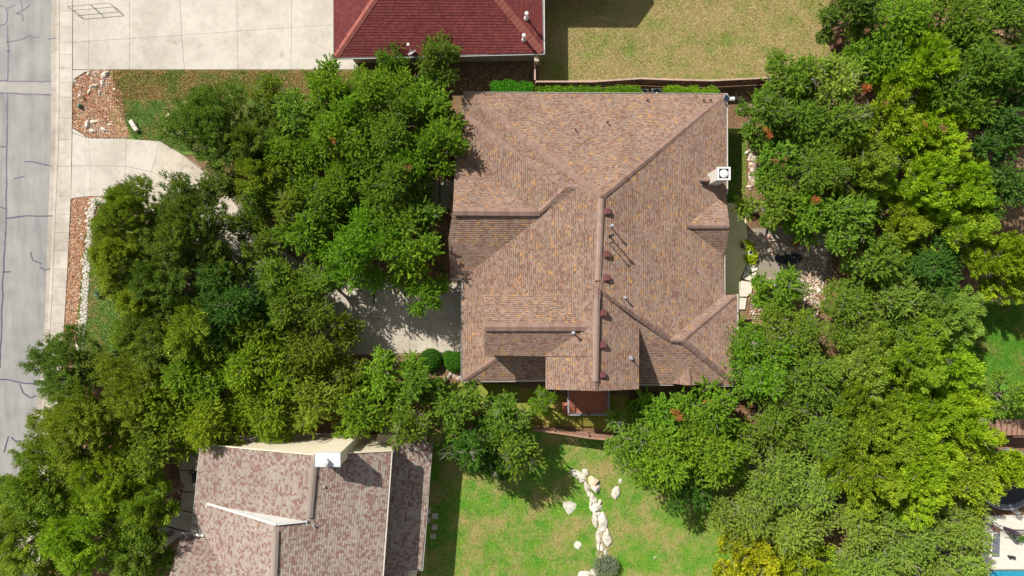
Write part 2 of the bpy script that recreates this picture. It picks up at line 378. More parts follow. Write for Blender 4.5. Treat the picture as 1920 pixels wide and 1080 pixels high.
# entry walk by the front door, left neighbour's walk
ew = empty('entry_walk', (0, 0, 0)); ew['kind'] = 'structure'
slab(ew, [(826, 340), (868, 340), (868, 392), (826, 392)], mat=M['concrete_court']); slab(ew, [(700, 340), (824, 340), (824, 388), (700, 380)], mat=M['concrete_court'])
nw = empty('side_walk', (0, 0, 0)); nw['kind'] = 'structure'
for q in ([(336, 848), (380, 850), (378, 882), (337, 880)], [(337, 882), (378, 884), (376, 922), (342, 920)], [(342, 922), (376, 924), (374, 962), (340, 955)],
          [(340, 957), (374, 964), (372, 1000), (308, 984)], [(308, 986), (350, 998), (302, 1030), (272, 1004)]):
    slab(nw, q, mat=M['concrete_walk'])
# lawns
L = []
L.append(sheet('front_lawn', [(208, 131), (420, 131), (672, 132), (672, 190), (208, 190)], .03, M['grass_fy'], 0))
L.append(sheet('front_lawn', [(208, 188), (560, 188), (560, 300), (345, 290), (300, 264), (240, 261), (208, 240)], .036, M['grass_f'], .06))
L.append(sheet('verge_lawn', [(150, 430), (330, 430), (330, 720), (135, 720), (145, 640)], .03, M['grass_f'], .1))
L.append(sheet('back_lawn', [(1010, -300), (1560, -300), (1560, 150), (1010, 152)], .03, M['grass_n'], 0))
L.append(sheet('side_lawn', [(806, 812), (950, 800), (1105, 822), (1500, 850), (1500, 1180), (780, 1180)], .03, M['grass_s'], .05))
L.append(sheet('wood_lawn', [(1800, 560), (2050, 560), (2050, 800), (1800, 790)], .03, M['grass_e'], .3))
L.append(sheet('strip_lawn', [(1362, 240), (1398, 240), (1400, 380), (1362, 380)], .03, M['grass_s'], .03))
L.append(sheet('patio_lawn', [(845, 715), (960, 722), (1060, 740), (1180, 740), (1170, 805), (950, 795), (840, 760)], .03, M['grass_y'], .08))
# patio on the east side and its pale flagstones
mp_ = MB(); mp_.prism([P(*a) for a in [(1338, 381), (1387, 381), (1387, 392), (1391, 402), (1398, 412), (1400, 440), (1401, 478), (1401, 492), (1396, 502), (1387, 522), (1385, 560), (1384, 640), (1338, 640)]], 0, .12)
tag(mp_.build('patio', M['patio']), kind='structure')
fl = empty('stone_path', (0, 0, 0)); fl['kind'] = 'structure'
for q in ([(1388, 384), (1397, 378), (1404, 400), (1400, 410), (1392, 402)], [(1402, 493), (1416, 490), (1420, 506), (1404, 512), (1398, 503)], [(1397, 505), (1404, 514), (1419, 510), (1412, 528), (1390, 522)],
          [(1388, 526), (1411, 530), (1408, 548), (1400, 556), (1386, 556)], [(1386, 558), (1399, 559), (1396, 580), (1385, 580)]):
    pts = [P(a, b) for a, b in q]; m_ = MB(); m_.prism(pts, 0, .13); m_.build('flagstone', M['flag'], fl)
sheet('gravel_bed', [(1392, 430), (1560, 420), (1560, 520), (1440, 540), (1405, 500)], .01, M['joint'], .1)

# ------------------------------------------------------------------ roofs
def clip(poly, n, d):
    """keep points with dot(n,p) >= d ; poly: list of (x,y)"""
    out = []
    for i in range(len(poly)):
        a, b = poly[i], poly[(i + 1) % len(poly)]
        da, db = a[0] * n[0] + a[1] * n[1] - d, b[0] * n[0] + b[1] * n[1] - d
        if da >= 0: out.append(a)
        if (da >= 0) != (db >= 0):
            t = da / (da - db); out.append((a[0] + (b[0] - a[0]) * t, a[1] + (b[1] - a[1]) * t))
    return out
class Roof:
    def __init__(s, expo=.17, lift=.014, band=.55, na=.34, ga=.20): s.band = band; s.na = na; s.ga = ga; s.v = []; s.f = []; s.t = []; s.dv = MB(); s.e = expo; s.lift = lift
    def slope(s, pts, deg, tone_shift=0):
        """pts (px,py,h) outline; deg: compass heading the slope falls to (0=north/up in photo, 90=east)"""
        w3 = [P(*p) for p in pts]
        A = np.array([[p.x, p.y, 1] for p in w3]); z = np.array([p.z for p in w3]); co = np.linalg.lstsq(A, z, rcond=None)[0]
        pz = lambda x, y: co[0] * x + co[1] * y + co[2]
        xy = [(p.x, p.y) for p in w3]
        ar = sum(xy[i][0] * xy[(i + 1) % len(xy)][1] - xy[(i + 1) % len(xy)][0] * xy[i][1] for i in range(len(xy)))
        if ar < 0: xy.reverse()
        # deck slab
        n = len(xy)
        s.dv.add([(x, y, pz(x, y) - .2) for x, y in xy] + [(x, y, pz(x, y) - .015) for x, y in xy],
                 [tuple(reversed(range(n))), tuple(range(n, 2 * n))] + [(i, (i + 1) % n, n + (i + 1) % n, n + i) for i in range(n)])
        dn = (math.sin(R(deg)), math.cos(R(deg))); up = (-dn[0], -dn[1]); u = (-up[1], up[0])
        g = abs(co[0] * up[0] + co[1] * up[1]); e = s.e / math.sqrt(1 + g * g)
        V = [x * up[0] + y * up[1] for x, y in xy]; v0, v1 = min(V), max(V)
        k = 0
        while v0 + k * e < v1:
            a = v0 + k * e; b = min(a + e, v1)
            band = clip(clip(xy, up, a), (-up[0], -up[1]), -b); k += 1
            if len(band) < 3: continue
            U = [x * u[0] + y * u[1] for x, y in band]; u0, u1 = min(U), max(U)
            q = u0 - random.random() * .3
            while q < u1:
                wd = random.choice((.12, .15, .18, .22, .26)); q2 = q + wd
                t = clip(clip(band, u, q), (-u[0], -u[1]), -q2) if (q < u0 + .001 or q2 > u1 - .001 or len(band) > 4 or True) else None
                mid_ = (q + q2) / 2; q = q2
                if len(t) < 3: continue
                cxy = (sum(p[0] for p in t) / len(t), sum(p[1] for p in t) / len(t))
                lf = s.lift * random.uniform(.75, 1.25)
                nz = noise.noise(Vector((cxy[0] * .9, cxy[1] * .9, 3.3))) * .5 + noise.noise(Vector((cxy[0] * 2.6, cxy[1] * 2.6, 8))) * .45
                tn = min(.999, max(.13, .47 + tone_shift + nz * s.na + random.gauss(0, s.ga)))
                # each shingle: its coloured face and, above it, the narrow dark granule band that real shingles carry
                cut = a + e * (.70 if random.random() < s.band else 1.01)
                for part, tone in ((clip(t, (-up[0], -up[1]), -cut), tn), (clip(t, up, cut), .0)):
                    if len(part) < 3: continue
                    b0 = len(s.v); low = []
                    for (x, y) in part:
                        vv = x * up[0] + y * up[1]; fr = (vv - a) / e
                        s.v.append((x, y, pz(x, y) + lf * (1 - fr) + .004)); low.append(abs(vv - a) < 1e-4)
                    s.f.append(tuple(range(b0, b0 + len(part)))); s.t.append(tone)
                    for i in range(len(part)):
                        j = (i + 1) % len(part)
                        if low[i] and low[j]:
                            c0 = len(s.v); p, r_ = s.v[b0 + i], s.v[b0 + j]
                            s.v += [(p[0], p[1], p[2] - lf - .004), (r_[0], r_[1], r_[2] - lf - .004)]
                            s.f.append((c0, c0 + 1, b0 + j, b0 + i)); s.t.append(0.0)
    def build(s, parent, mat):
        rf = s.dv.build('roof', M['deckb'], parent)
        sh = link('shingles', mesh('shingles', s.v, s.f, s.t), rf, mat); sh['kind'] = 'stuff'
        return rf
def cap_mesh(hw, ln, fold, th=.03):
    v = []; 
    for x, z in ((0, .018), (ln, 0)):
        for y in (-hw, -hw * .35, 0, hw * .35, hw): v.append((x, y, z + (hw - abs(y)) * fold - hw * fold))
    n = len(v); v += [(a, b, c - th) for a, b, c in v]
    f = [(i, i + 5, i + 6, i + 1) for i in range(4)] + [(0, 1, 11, 10), (1, 2, 12, 11), (2, 3, 13, 12), (3, 4, 14, 13), (4, 9, 19, 14), (0, 10, 15, 5), (9, 8, 18, 19), (8, 7, 17, 18), (7, 6, 16, 17), (6, 5, 15, 16)]
    f = [tuple(reversed(q)) for q in f]
    return v, f
CAPS = {}
def caps(roof, a, b, mat, step=.38, hw=.225, fold=.42, up=.03, low_first=True):
    """overlapping ridge caps from low end a to high end b (px,py,h)"""
    key = (mat.name, round(hw, 2), round(fold, 2), round(step, 2))
    if key not in CAPS:
        v, f = cap_mesh(hw, step + .05, fold); me = mesh('ridge_cap', v, f); me.materials.append(mat); CAPS[key] = me
    a, b = P(*a), P(*b); d = b - a; n = max(1, round(d.length / step)); q = d.to_track_quat('X', 'Z').to_matrix().to_4x4()
    for i in range(n):
        p = a + d * (i / n); o = bpy.data.objects.new('ridge_cap', CAPS[key]); col.objects.link(o); o.parent = roof
        o.matrix_basis = Matrix.Translation((p.x, p.y, p.z + up + random.uniform(-.006, .006))) @ q @ Matrix.Rotation(random.uniform(-.02, .02), 4, 'Z')
def gutter(parent, pts, mat=None, w=.12, dz=-.09):
    for a, b in zip(pts[:-1], pts[1:]):
        p, q = P(*a), P(*b); m_ = MB(); up = Vector((0, 0, dz)); d = (q - p).normalized(); sd = Vector((-d.y, d.x, 0)) * w / 2
        for o_, wd, ht, z in ((sd, .022, .12, 0), (-sd, .022, .12, 0), (Vector(), w, .02, -.06)):
            m_.bar(p + up + o_ + Vector((0, 0, z)) - d * w / 2, q + up + o_ + Vector((0, 0, z)) + d * w / 2, wd, ht)
        m_.build('gutter', mat or M['gutter'], parent)
def walls(parent, outlines, mat):
    m_ = MB()
    for pts, z0, z1 in outlines: m_.prism(pts, z0, z1)
    return m_.build('wall', mat, parent)

# ---- main house
H = empty('house', P(1120, 440, 0)); tag(H, 'large central house with a brown and orange shingled hip roof', 'house')
r = Roof()
r.slope([(871, 174, 3), (1361, 177, 3), (1130, 366, 8.35), (1126, 365, 8.35)], 0)
r.slope([(871, 174, 3), (1126, 366, 8.35), (1122, 369, 8.25), (871, 211, 3)], 270)
r.slope([(862, 211, 3), (871, 211, 3), (1122, 369, 8.2), (1085, 350, 7.6), (1062, 350, 7.4)], 0)
r.slope([(862, 211, 3), (1062, 350, 7.3), (1012, 397, 6.35), (855, 288, 3)], 270)
r.slope([(854, 288, 3), (1012, 397, 6.4), (849, 396, 6.4)], 0)
r.slope([(849, 396, 6.4), (1012, 397, 6.4), (1062, 350, 7.4), (1085, 350, 7.6), (868, 522, 3), (845, 522, 3), (841, 447, 4.9)], 180)
r.slope([(868, 522, 3), (1085, 350, 7.6), (1127, 370, 8.35), (1120, 540, 8.35), (1118, 668, 8.2), (867, 668, 3)], 270)
r.slope([(1023, 668, 6.3), (1118, 668, 8.2), (1116, 733, 8.15), (1023, 730, 6.2)], 270)
r.slope([(867, 668, 3), (937, 668, 4.5), (867, 714, 3)], 270)
r.slope([(868, 714, 3), (937, 668, 4.55), (1023, 668, 4.5), (1027, 712, 3)], 180)
r.slope([(1130, 367, 8.35), (1361, 177, 3), (1362, 363, 3), (1287, 422, 4.8), (1356, 478, 3), (1357, 553, 3), (1256, 636, 5.5), (1122, 540, 8.35)], 90)
r.slope([(1287, 422, 4.85), (1362, 363, 3.03), (1362, 381, 3.5), (1368, 423, 4.85)], 0)
r.slope([(1287, 423, 4.85), (1368, 424, 4.85), (1362, 462, 3.6), (1356, 478, 3.05)], 180)
r.slope([(1256, 636, 5.5), (1357, 553, 3), (1381, 553, 3), (1279, 638, 5.55)], 0)
r.slope([(1279, 638, 5.55), (1381, 553, 3), (1381, 722, 3)], 90)
r.slope([(1122, 541, 8.1), (1256, 636, 5.5), (1279, 638, 5.55), (1381, 722, 3), (1190, 720, 3), (1190, 600, 6.1)], 180)
r.slope([(1119, 541, 8.35), (1198, 603, 6.05), (1198, 730, 6.0), (1116, 733, 8.15)], 90)
r.slope([(908, 553, 6.5), (1031, 553, 6.5), (1101, 613, 7.95), (908, 613, 7.95)], 0)
r.slope([(908, 613, 7.95), (1101, 613, 7.95), (1023, 668, 6.35), (908, 666, 6.35)], 180)
r.slope([(1260, 719, 3.2), (1291, 690, 4.15), (1293, 723, 4.15)], 270)
r.slope([(1291, 690, 4.15), (1322, 719, 3.2), (1293, 723, 4.15)], 90)
r.slope([(1311, 337, 4.55), (1330, 330, 4.3), (1330, 337, 4.55)], 0)
r.slope([(1311, 337, 4.55), (1330, 337, 4.55), (1330, 345, 4.3)], 180)
RF = r.build(H, M['sh_main'])
cm = M['cap_main']
for a, b, kw in [((874, 177, 3.05), (1125, 366, 8.35), {}), ((864, 213, 3.05), (1062, 350, 7.35), {}), ((1359, 179, 3.05), (1131, 367, 8.35), {}),
              ((849, 396, 6.4), (1012, 397, 6.4), dict(hw=.3)), ((1012, 397, 6.4), (1062, 350, 7.4), dict(hw=.2)), ((1062, 350, 7.4), (1085, 350, 7.6), dict(hw=.2)), ((1085, 350, 7.6), (1126, 369, 8.35), {}),
              ((908, 613, 7.95), (1100, 613, 7.95), dict(hw=.3)), ((869, 712, 3.05), (936, 668, 4.5), {}), ((1288, 423, 4.85), (1367, 423, 4.85), dict(hw=.2)),
              ((1256, 636, 5.5), (1124, 541, 8.3), {}), ((1256, 637, 5.5), (1279, 638, 5.55), dict(hw=.16)), ((1379, 555, 3.05), (1280, 638, 5.55), dict(hw=.2)), ((1379, 720, 3.05), (1280, 638, 5.55), {}),
              ((1293, 722, 4.15), (1291, 692, 4.15), dict(hw=.16)), ((1311, 337, 4.6), (1329, 337, 4.6), dict(hw=.12)),
              ((1121, 540, 8.35), (1127, 525, 8.35), {})]:
    caps(RF, a, b, cm, **kw)
# raised ridge vents along the two ridge lines
M['cap_main2'] = pmat('grey_brown_ridge_vent', (.225, .15, .12), (.275, .19, .155), 1.6, .9, .1, 14)
def ridge_vent(a, b, w_=.26, parent=RF):
    p, q = P(*a), P(*b); d = (q - p).normalized(); s_ = Vector((-d.y, d.x, 0)).normalized(); m_ = MB()
    pr = [(-w_, -.06), (-w_, .02), (-w_ * .3, .11), (w_ * .3, .11), (w_, .02), (w_, -.06)]
    m_.add([p + s_ * x + Vector((0, 0, z + .02)) for x, z in pr] + [q + s_ * x + Vector((0, 0, z + .02)) for x, z in pr],
           [(i, i + 1, i + 7, i + 6) for i in range(5)] + [tuple(range(5, -1, -1)), tuple(range(6, 12))])
    return m_.build('ridge_vent', M['cap_main2'], parent)
ridge_vent((1127, 372, 8.35), (1121, 526, 8.35), .22); ridge_vent((1119, 560, 8.32), (1116, 715, 8.2), .22)
caps(RF, (1116, 731, 8.15), (1116, 716, 8.2), cm); caps(RF, (1120, 560, 8.35), (1121, 541, 8.35), cm)
# thin drip trims
gutter(H, [(871, 211, 3), (871, 173.5, 3), (1363, 176.5, 3), (1363.5, 362, 3)], M['gutter'], .13)
gutter(H, [(871, 211.5, 3), (861, 211.5, 3)], M['gutter'], .13)
gutter(H, [(1358.5, 478, 3), (1358.5, 553, 3)], M['gutter'], .11)
gutter(H, [(845, 523.5, 3), (866.5, 523.5, 3), (866, 715, 3), (1023, 713.5, 3)], M['gutter'], .13)
gutter(H, [(1198, 721, 3), (1262, 721.5, 3)], M['gutter'], .1); gutter(H, [(1320, 723, 3), (1383, 723, 3), (1383, 553, 3)], M['gutter'], .12)
def gx(px_, h=3): return P(px_, 0, h).x
def gy(py_, h=3): return P(0, py_, h).y
def rect(x0, y0, x1, y1, h=3, ins=.45):
    a, b = P(x0, y0, h), P(x1, y1, h); return [(a.x + ins, a.y - ins), (b.x - ins, a.y - ins), (b.x - ins, b.y + ins), (a.x + ins, b.y + ins)]
walls(H, [(rect(871, 174, 1362, 480), 0, 2.85), (rect(860, 300, 1000, 522), 0, 2.85), (rect(868, 440, 1358, 640), 0, 2.84), (rect(868, 560, 1381, 721), 0, 2.83)], M['tan'])
g1 = MB()   # two-storey blocks: big gable block and left dormer block
g1.prism([P(1030, 560, 6.2), P(1190, 610, 6.0), P(1190, 722, 6.0), P(1030, 722, 6.2)], 2.5, 5.8)
xa, xb, ya, yb, yr = gx(914, 6.5), gx(1020, 6.3), gy(557, 6.5), gy(662, 6.3), gy(613, 7.95)
g1.prism([(xa, ya), (xb, ya), (xb, yb), (xa, yb)], 2.5, 6.15)
g1.add([(xa, ya, 6.15), (xa, yb, 6.15), (xa, yr, 7.7), (xb, ya, 6.15), (xb, yb, 6.15), (xb, yr, 7.7)], [(0, 2, 1), (3, 4, 5), (0, 3, 5, 2), (1, 2, 5, 4)])
y1 = gy(722, 6)
g1.add([(gx(1030, 6.2), y1, 5.8), (gx(1190, 6), y1, 5.8), (gx(1117, 8.1), y1, 7.85), (gx(1030, 6.2), y1 + 3, 5.8), (gx(1190, 6), y1 + 3, 5.8), (gx(1117, 8.1), y1 + 3, 7.85)], [(0, 1, 2), (3, 5, 4), (0, 2, 5, 3), (1, 4, 5, 2)])
g1.build('upper_wall', M['tan'], H)
g2 = MB(); g2.prism([P(1330, 385, 3), P(1358, 385, 3), P(1358, 470, 3), P(1330, 470, 3)], 0, 3.2); g2.build('bay_wall', M['tan'], H)
g3 = MB(); g3.prism([P(849, 372), P(856, 372), P(856, 412), P(849, 412)], 0, 2.8); g3.build('porch_wall', M['wood'], H)
# chimney
a, b = gx(1347, 6.65), gx(1369, 6.65); c, d = gy(314, 6.65), gy(336, 6.65)
ch = MB(); ch.prism([(a, c), (b, c), (b, d), (a, d)], 0, 6.3); cho = ch.build('chimney', M['cream2'] if 'cream2' in M else M['cream'], H)
cc = MB(); cc.prism([(a - .05, c + .05), (b + .05, c + .05), (b + .05, c - .07), (a - .05, c - .07)], 6.3, 6.6); cc.prism([(a - .05, d + .07), (b + .05, d + .07), (b + .05, d - .05), (a - .05, d - .05)], 6.3, 6.6)
cc.prism([(a - .05, c - .07), (a + .07, c - .07), (a + .07, d + .07), (a - .05, d + .07)], 6.3, 6.6); cc.prism([(b - .07, c - .07), (b + .05, c - .07), (b + .05, d + .07), (b - .07, d + .07)], 6.3, 6.6)
cc.build('chimney_collar', M['white'], cho)
cc = MB(); cc.prism([(a + .07, c - .07), (b - .07, c - .07), (b - .07, d + .07), (a + .07, d + .07)], 6.3, 6.34); cc.build('chimney_pan', M['solar'], cho)
def disc(mb_, c_, r_, h_, n=24, dome=.0):
    c_ = Vector(c_); mb_.tube([c_, c_ + Vector((0, 0, h_))] + ([c_ + Vector((0, 0, h_ + dome))] if dome else []), [r_, r_] + ([r_ * .3] if dome else []), n)
cp = MB(); disc(cp, ((a + b) / 2, (c + d) / 2, 6.45), .30, .12, 24, .05); cp.build('flue_cap', M['white'], cho)
cp = MB(); disc(cp, ((a + b) / 2, (c + d) / 2, 6.34), .2, .12); cp.build('flue_pipe', M['steel'], cho)
# roof furniture
def roofz(px_, py_, planes):  # height guess from table
    return planes
for px_, py_, h_ in [(1138.5, 397, 8.2), (1138, 477, 8.2), (1137.5, 521, 8.2), (1131, 587, 8.1), (1130, 647, 8.0), (1129, 703, 7.9)]:
    p = P(px_, py_, h_); m_ = MB(); t = math.atan(.5); rt = Matrix.Rotation(t, 3, 'Y')
    m_.box(p + Vector((0, 0, .07)), (.40, .38, .14), rot=rt); m_.box(p + Vector((-.02, 0, .02)), (.52, .5, .03), rot=rt); m_.box(p + rt @ Vector((.02, 0, .155)), (.34, .32, .04), rot=rt)
    m_.build('roof_vent', M['vent'], H)
def pipe(px_, py_, h_, ln, r_=.05, capr=.0, mat=None, flash=True, parent=H, fm=None, name='vent_pipe'):
    p = P(px_, py_, h_); m_ = MB(); m_.tube([p - Vector((0, 0, .2)), p + Vector((0, 0, ln))], r_, 10)
    if capr: disc(m_, p + Vector((0, 0, ln)), capr, .10, 12, .05)
    o = m_.build(name, mat or M['steel'], parent)
    if flash:
        f_ = MB(); f_.tube([p + Vector((0, 0, -.12)), p + Vector((0, 0, .10))], [.20, r_ + .01], 12); f_.build('flashing', fm or mat or M['steel'], o)
    return o
pipe(1144.5, 425, 8.0, .95, .05, .10); pipe(1142.5, 443, 8.05, 1.5, .05, .12, M['dark']); pipe(1142, 457, 8.05, 1.25, .04, .08, M['dark'], False)
pipe(1171, 558, 7.4, .45, .05, .08); pipe(1074, 623, 7.7, .7, .05, .11, M['steel']); pipe(1183, 672, 6.6, .5, .05, .07)
for q in [(1079, 243, 5.3), (1139, 229, 4.9), (1214, 188, 3.5), (1319, 188, 3.5), (1332, 188, 3.5)]: pipe(*q, .16, .045, .06, M['dark'], False)

# ---- house at the top with the red roof
HR = empty('house', P(820, -20, 0)); tag(HR, 'house at the top edge with a dark red shingle roof and tan walls', 'house')
r = Roof(.21, .02, .6)
r.slope([(627, 108, 3), (1018, 99, 3), (857, -95, 6.4), (765, -95, 6.4)], 0 + 180)
r.slope([(627, 108, 3), (765, -95, 6.4), (765, -260, 6.4), (621, -260, 3)], 270)
r.slope([(1018, 99, 3), (857, -95, 6.4), (857, -260, 6.4), (1014, -260, 3)], 90)
r.slope([(1015, -27, 3), (1157, -27, 3), (1157, -150, 5.5), (1015, -150, 5.5)], 180)
r.slope([(1015, -150, 5.5), (1157, -150, 5.5), (1157, -290, 3), (1015, -290, 3)], 0)
RR = r.build(HR, M['sh_red'])
caps(RR, (629, 106, 3.05), (765, -95, 6.45), M['cap_red'], .36, .26); caps(RR, (1016, 97, 3.05), (857, -95, 6.45), M['cap_red'], .36, .30)
gutter(HR, [(625, -250, 3), (626, 109.5, 3), (1020, 100, 3), (1017.5, -250, 3)], M['white'], .12)
walls(HR, [([(P(650, 0, 3).x, gy(104, 3) - 0 + .35), (P(1006, 0, 3).x, gy(100, 3) + .42), (P(1006, 0, 3).x, 36), (P(650, 0, 3).x, 36)], 0, 2.85),
           ([(P(1000, 0, 3).x, gy(-32, 3)), (P(1148, 0, 3).x, gy(-32, 3)), (P(1148, 0, 3).x, 36), (P(1000, 0, 3).x, 36)], 0, 2.84)], M['tan'])
for px_ in (700, 800, 943):
    m_ = MB(); p = P(px_, 112, 1.5); m_.box((p.x, gy(102, 3) + .30, 1.4), (.08, .08, 2.8)); m_.build('downpipe', M['tan'], HR)
m_ = MB(); p = P(1006, 107, 2.6); m_.box((p.x, p.y, 2.3), (.35, .75, .9)); m_.build('meter_box', M['tan'], HR)
for a_, b_ in (((987, 33, 3.9), .75), ((982, 73, 3.55), .7)):
    pipe(*a_, b_, .07, .15, M['white'], parent=HR)

# ---- house at the lower left
HL = empty('house', P(560, 960, 0)); tag(HL, 'house at the lower left with a mottled beige and red gable roof and cream walls', 'house')
r = Roof(.18, .016, .0, .22, .27)
T = 4.8
r.slope([(375, 832, 4), (590, 852, 8.1), (579, 975, 8.1), (542, 980, 7.45), (388, 945, 4.45), (382, 1001, 4.45), (360, 996, 4)], 270 + T)
r.slope([(388, 944, 4.55), (518, 983, 8.9), (513, 1110, 8.9), (440, 1110, 6.5), (381, 1001, 4.5)], 270 + T)
r.slope([(340, 1000, 3.2), (382, 1001, 3.3), (440, 1110, 6.4), (309, 1110, 5.9)], T)
r.slope([(590, 852, 8.1), (735, 845, 6), (716, 1110, 6), (513, 1110, 8.9), (518, 983, 8.9), (575, 977, 8.15), (579, 975, 8.1)], 90 + T)
r.slope([(738, 815, 4.2), (812, 832, 3.1), (790, 1067, 3.1), (762, 1067, 3.5), (760, 1110, 3.5), (712, 1110, 4.2), (729, 850, 4.2)], 90 + T)
RL = r.build(HL, M['sh_left'])
def vent2(a, b): 
    o = ridge_vent(a, b, .24, RL); o.data.materials.clear(); o.data.materials.append(M['cap_left']); return o
vent2((589, 868, 8.1), (580, 970, 8.12)); vent2((517, 996, 8.92), (512, 1110, 8.92))
caps(RL, (590, 853, 8.1), (589, 868, 8.1), M['cap_left'], .36, .22); caps(RL, (518, 984, 8.9), (517, 996, 8.9), M['cap_left'], .36, .22)
gutter(HL, [(376, 833, 4), (360, 997, 4)], M['white'], .12); gutter(HL, [(810, 832, 3.1), (791, 1068, 3.1), (763, 1068, 3.1)], M['white'], .13)
def quadwall(parent, pts, th, mat, name='wall'):
    """vertical wall through px points (px,py,h) down to z0 list"""
    m_ = MB(); tp = [P(*p[:3]) for p in pts]; z0 = [p[3] for p in pts]; nn = len(tp)
    d = (tp[-1] - tp[0]); d.z = 0; d.normalize(); sd = Vector((-d.y, d.x, 0)) * th
    a_ = [Vector((p.x, p.y, z)) for p, z in zip(tp, z0)]
    ring = tp + a_[::-1]; k = len(ring)
    m_.add([p - sd * 0 for p in ring] + [p - sd for p in ring], [tuple(range(k)), tuple(range(2 * k - 1, k - 1, -1))] + [(i, (i + 1) % k, k + (i + 1) % k, k + i) for i in range(k)])
    return m_.build(name, mat, parent)
quadwall(HL, [(377, 836, 3.85, 0), (590, 855.5, 7.9, 0), (733, 849, 5.85, 0)], .25, M['cream'])
quadwall(HL, [(386, 946, 4.5, 4.0), (518, 984.5, 8.85, 6.0), (577, 978.5, 8.15, 7.5)], .2, M['white'], 'parapet_wall')
quadwall(HL, [(361, 1000, 3.6, 3.0), (381, 1001.5, 4.4, 3.0)], .2, M['white'], 'return_wall')
def bar_part(parent, a, b, wd, ht, mat, name, dz=0):
    m_ = MB(); m_.bar(P(*a) + Vector((0, 0, dz)), P(*b) + Vector((0, 0, dz)), wd, ht); return m_.build(name, mat, parent)
bar_part(HL, (375, 832.5, 4), (590, 852.3, 8.1), .07, .2, M['cream'], 'rake_board', -.03); bar_part(HL, (591, 852, 8.1), (735, 845, 6), .07, .2, M['cream'], 'rake_board', -.03)
bar_part(HL, (735.5, 845, 6), (716.5, 1110, 6), .07, .2, M['gutter'], 'fascia', -.04); bar_part(HL, (389, 944, 4.7), (518, 983.5, 9.02), .13, .14, M['white'], 'rake_board'); bar_part(HL, (519, 983.5, 9.02), (576, 977.5, 8.25), .1, .12, M['white'], 'rake_board')
bar_part(HL, (341, 999, 3.25), (381, 1000, 3.3), .1, .15, M['gutter'], 'fascia')
m_ = MB()
x0, x1, x2 = P(380, 0, 4).x + .3, P(725, 0, 6).x - .3, P(800, 0, 3).x - .3
m_.prism([(x0, -12.6), (x1, -12.3), (x1 - .9, -26), (x0 - 1, -26)], 0, 3.6); m_.prism([(x1 - 2, -12.6), (x1 - .1, -12.6), (x1 - .9, -26), (x1 - 3, -26)], 3, 5.8); m_.prism([(x1 - 1, -11.6), (x2, -11.6), (x2 - .6, -23), (x1 - 2, -26)], 0, 2.9)
m_.build('side_wall', M['cream'], HL)
a, b, c, d = gx(592, 9.4), gx(637, 9.4), gy(850, 9.4), gy(874, 9.4)
m_ = MB(); m_.prism([(a, c), (b, c), (b, d), (a, d)], 0, 9.32); cho = m_.build('chimney', M['cream'], HL)
m_ = MB(); m_.prism([(a - .05, c + .05), (b + .05, c + .05), (b + .05, d - .05), (a - .05, d - .05)], 9.32, 9.42); m_.build('chimney_pan', M['zinc'] if 'zinc' in M else M['white'], cho)
m_ = MB(); disc(m_, ((a + b) / 2 - .1, (c + d) / 2 - .1, 9.42), .24, .4, 20, .06); m_.build('flue_cap', M['white'], cho)
for q in ((610, 911, 7.6), (589.5, 984, 7.9)):
    pipe(*q, .3, .07, 0, M['steel'], parent=HL)
    p = P(*q); m_ = MB(); m_.box(p + Vector((0, 0, .05)), (.4, .4, .02), rot=Matrix.Rotation(math.atan(.41), 3, 'Y')); m_.build('flashing', M['white'], HL)
# ------------------------------------------------------------------ small built things
def rockmesh(seed, sub=1, amp=.28):
    import bmesh
    bm = bmesh.new(); bmesh.ops.create_icosphere(bm, subdivisions=sub + 1, radius=1)
    for v in bm.verts:
        d = noise.noise(v.co * 1.1 + Vector((seed * 7.3, 0, 0))) * amp * 1.6 + noise.noise(v.co * 2.7 + Vector((0, seed * 3.1, 0))) * amp
        v.co *= 1 + d
    for k in range(5):                                  # flat broken faces
        n = Vector((math.sin(seed * 3 + k * 2.1), math.cos(seed * 5 + k * 1.7), math.sin(seed + k) * .8)).normalized(); lim = .72
        for v in bm.verts:
            q = v.co.dot(n)
            if q > lim: v.co -= n * (q - lim)
    me = bpy.data.meshes.new('rock'); bm.to_mesh(me); bm.free(); return me
ROCKS = {}
def rock(name, px_, py_, rx, ry, rz, deg, mat, label=None, cat='rock', group=None, seed=None, parent=None, z=0, hf=.2):
    seed = seed if seed is not None else random.randrange(9); key = (seed, mat.name)
    if key not in ROCKS:
        ROCKS[key] = rockmesh(seed, 2 if max(rx, ry) > .3 else 1); ROCKS[key].materials.append(mat)
    o = bpy.data.objects.new(name, ROCKS[key]); col.objects.link(o)
    p = P(px_, py_, 0); o.location = (p.x, p.y, z + rz * hf); o.scale = (rx, ry, rz); o.rotation_euler = (random.uniform(-.1, .1), random.uniform(-.1, .1), R(-deg))
    if label: tag(o, label, cat, group)
    return o
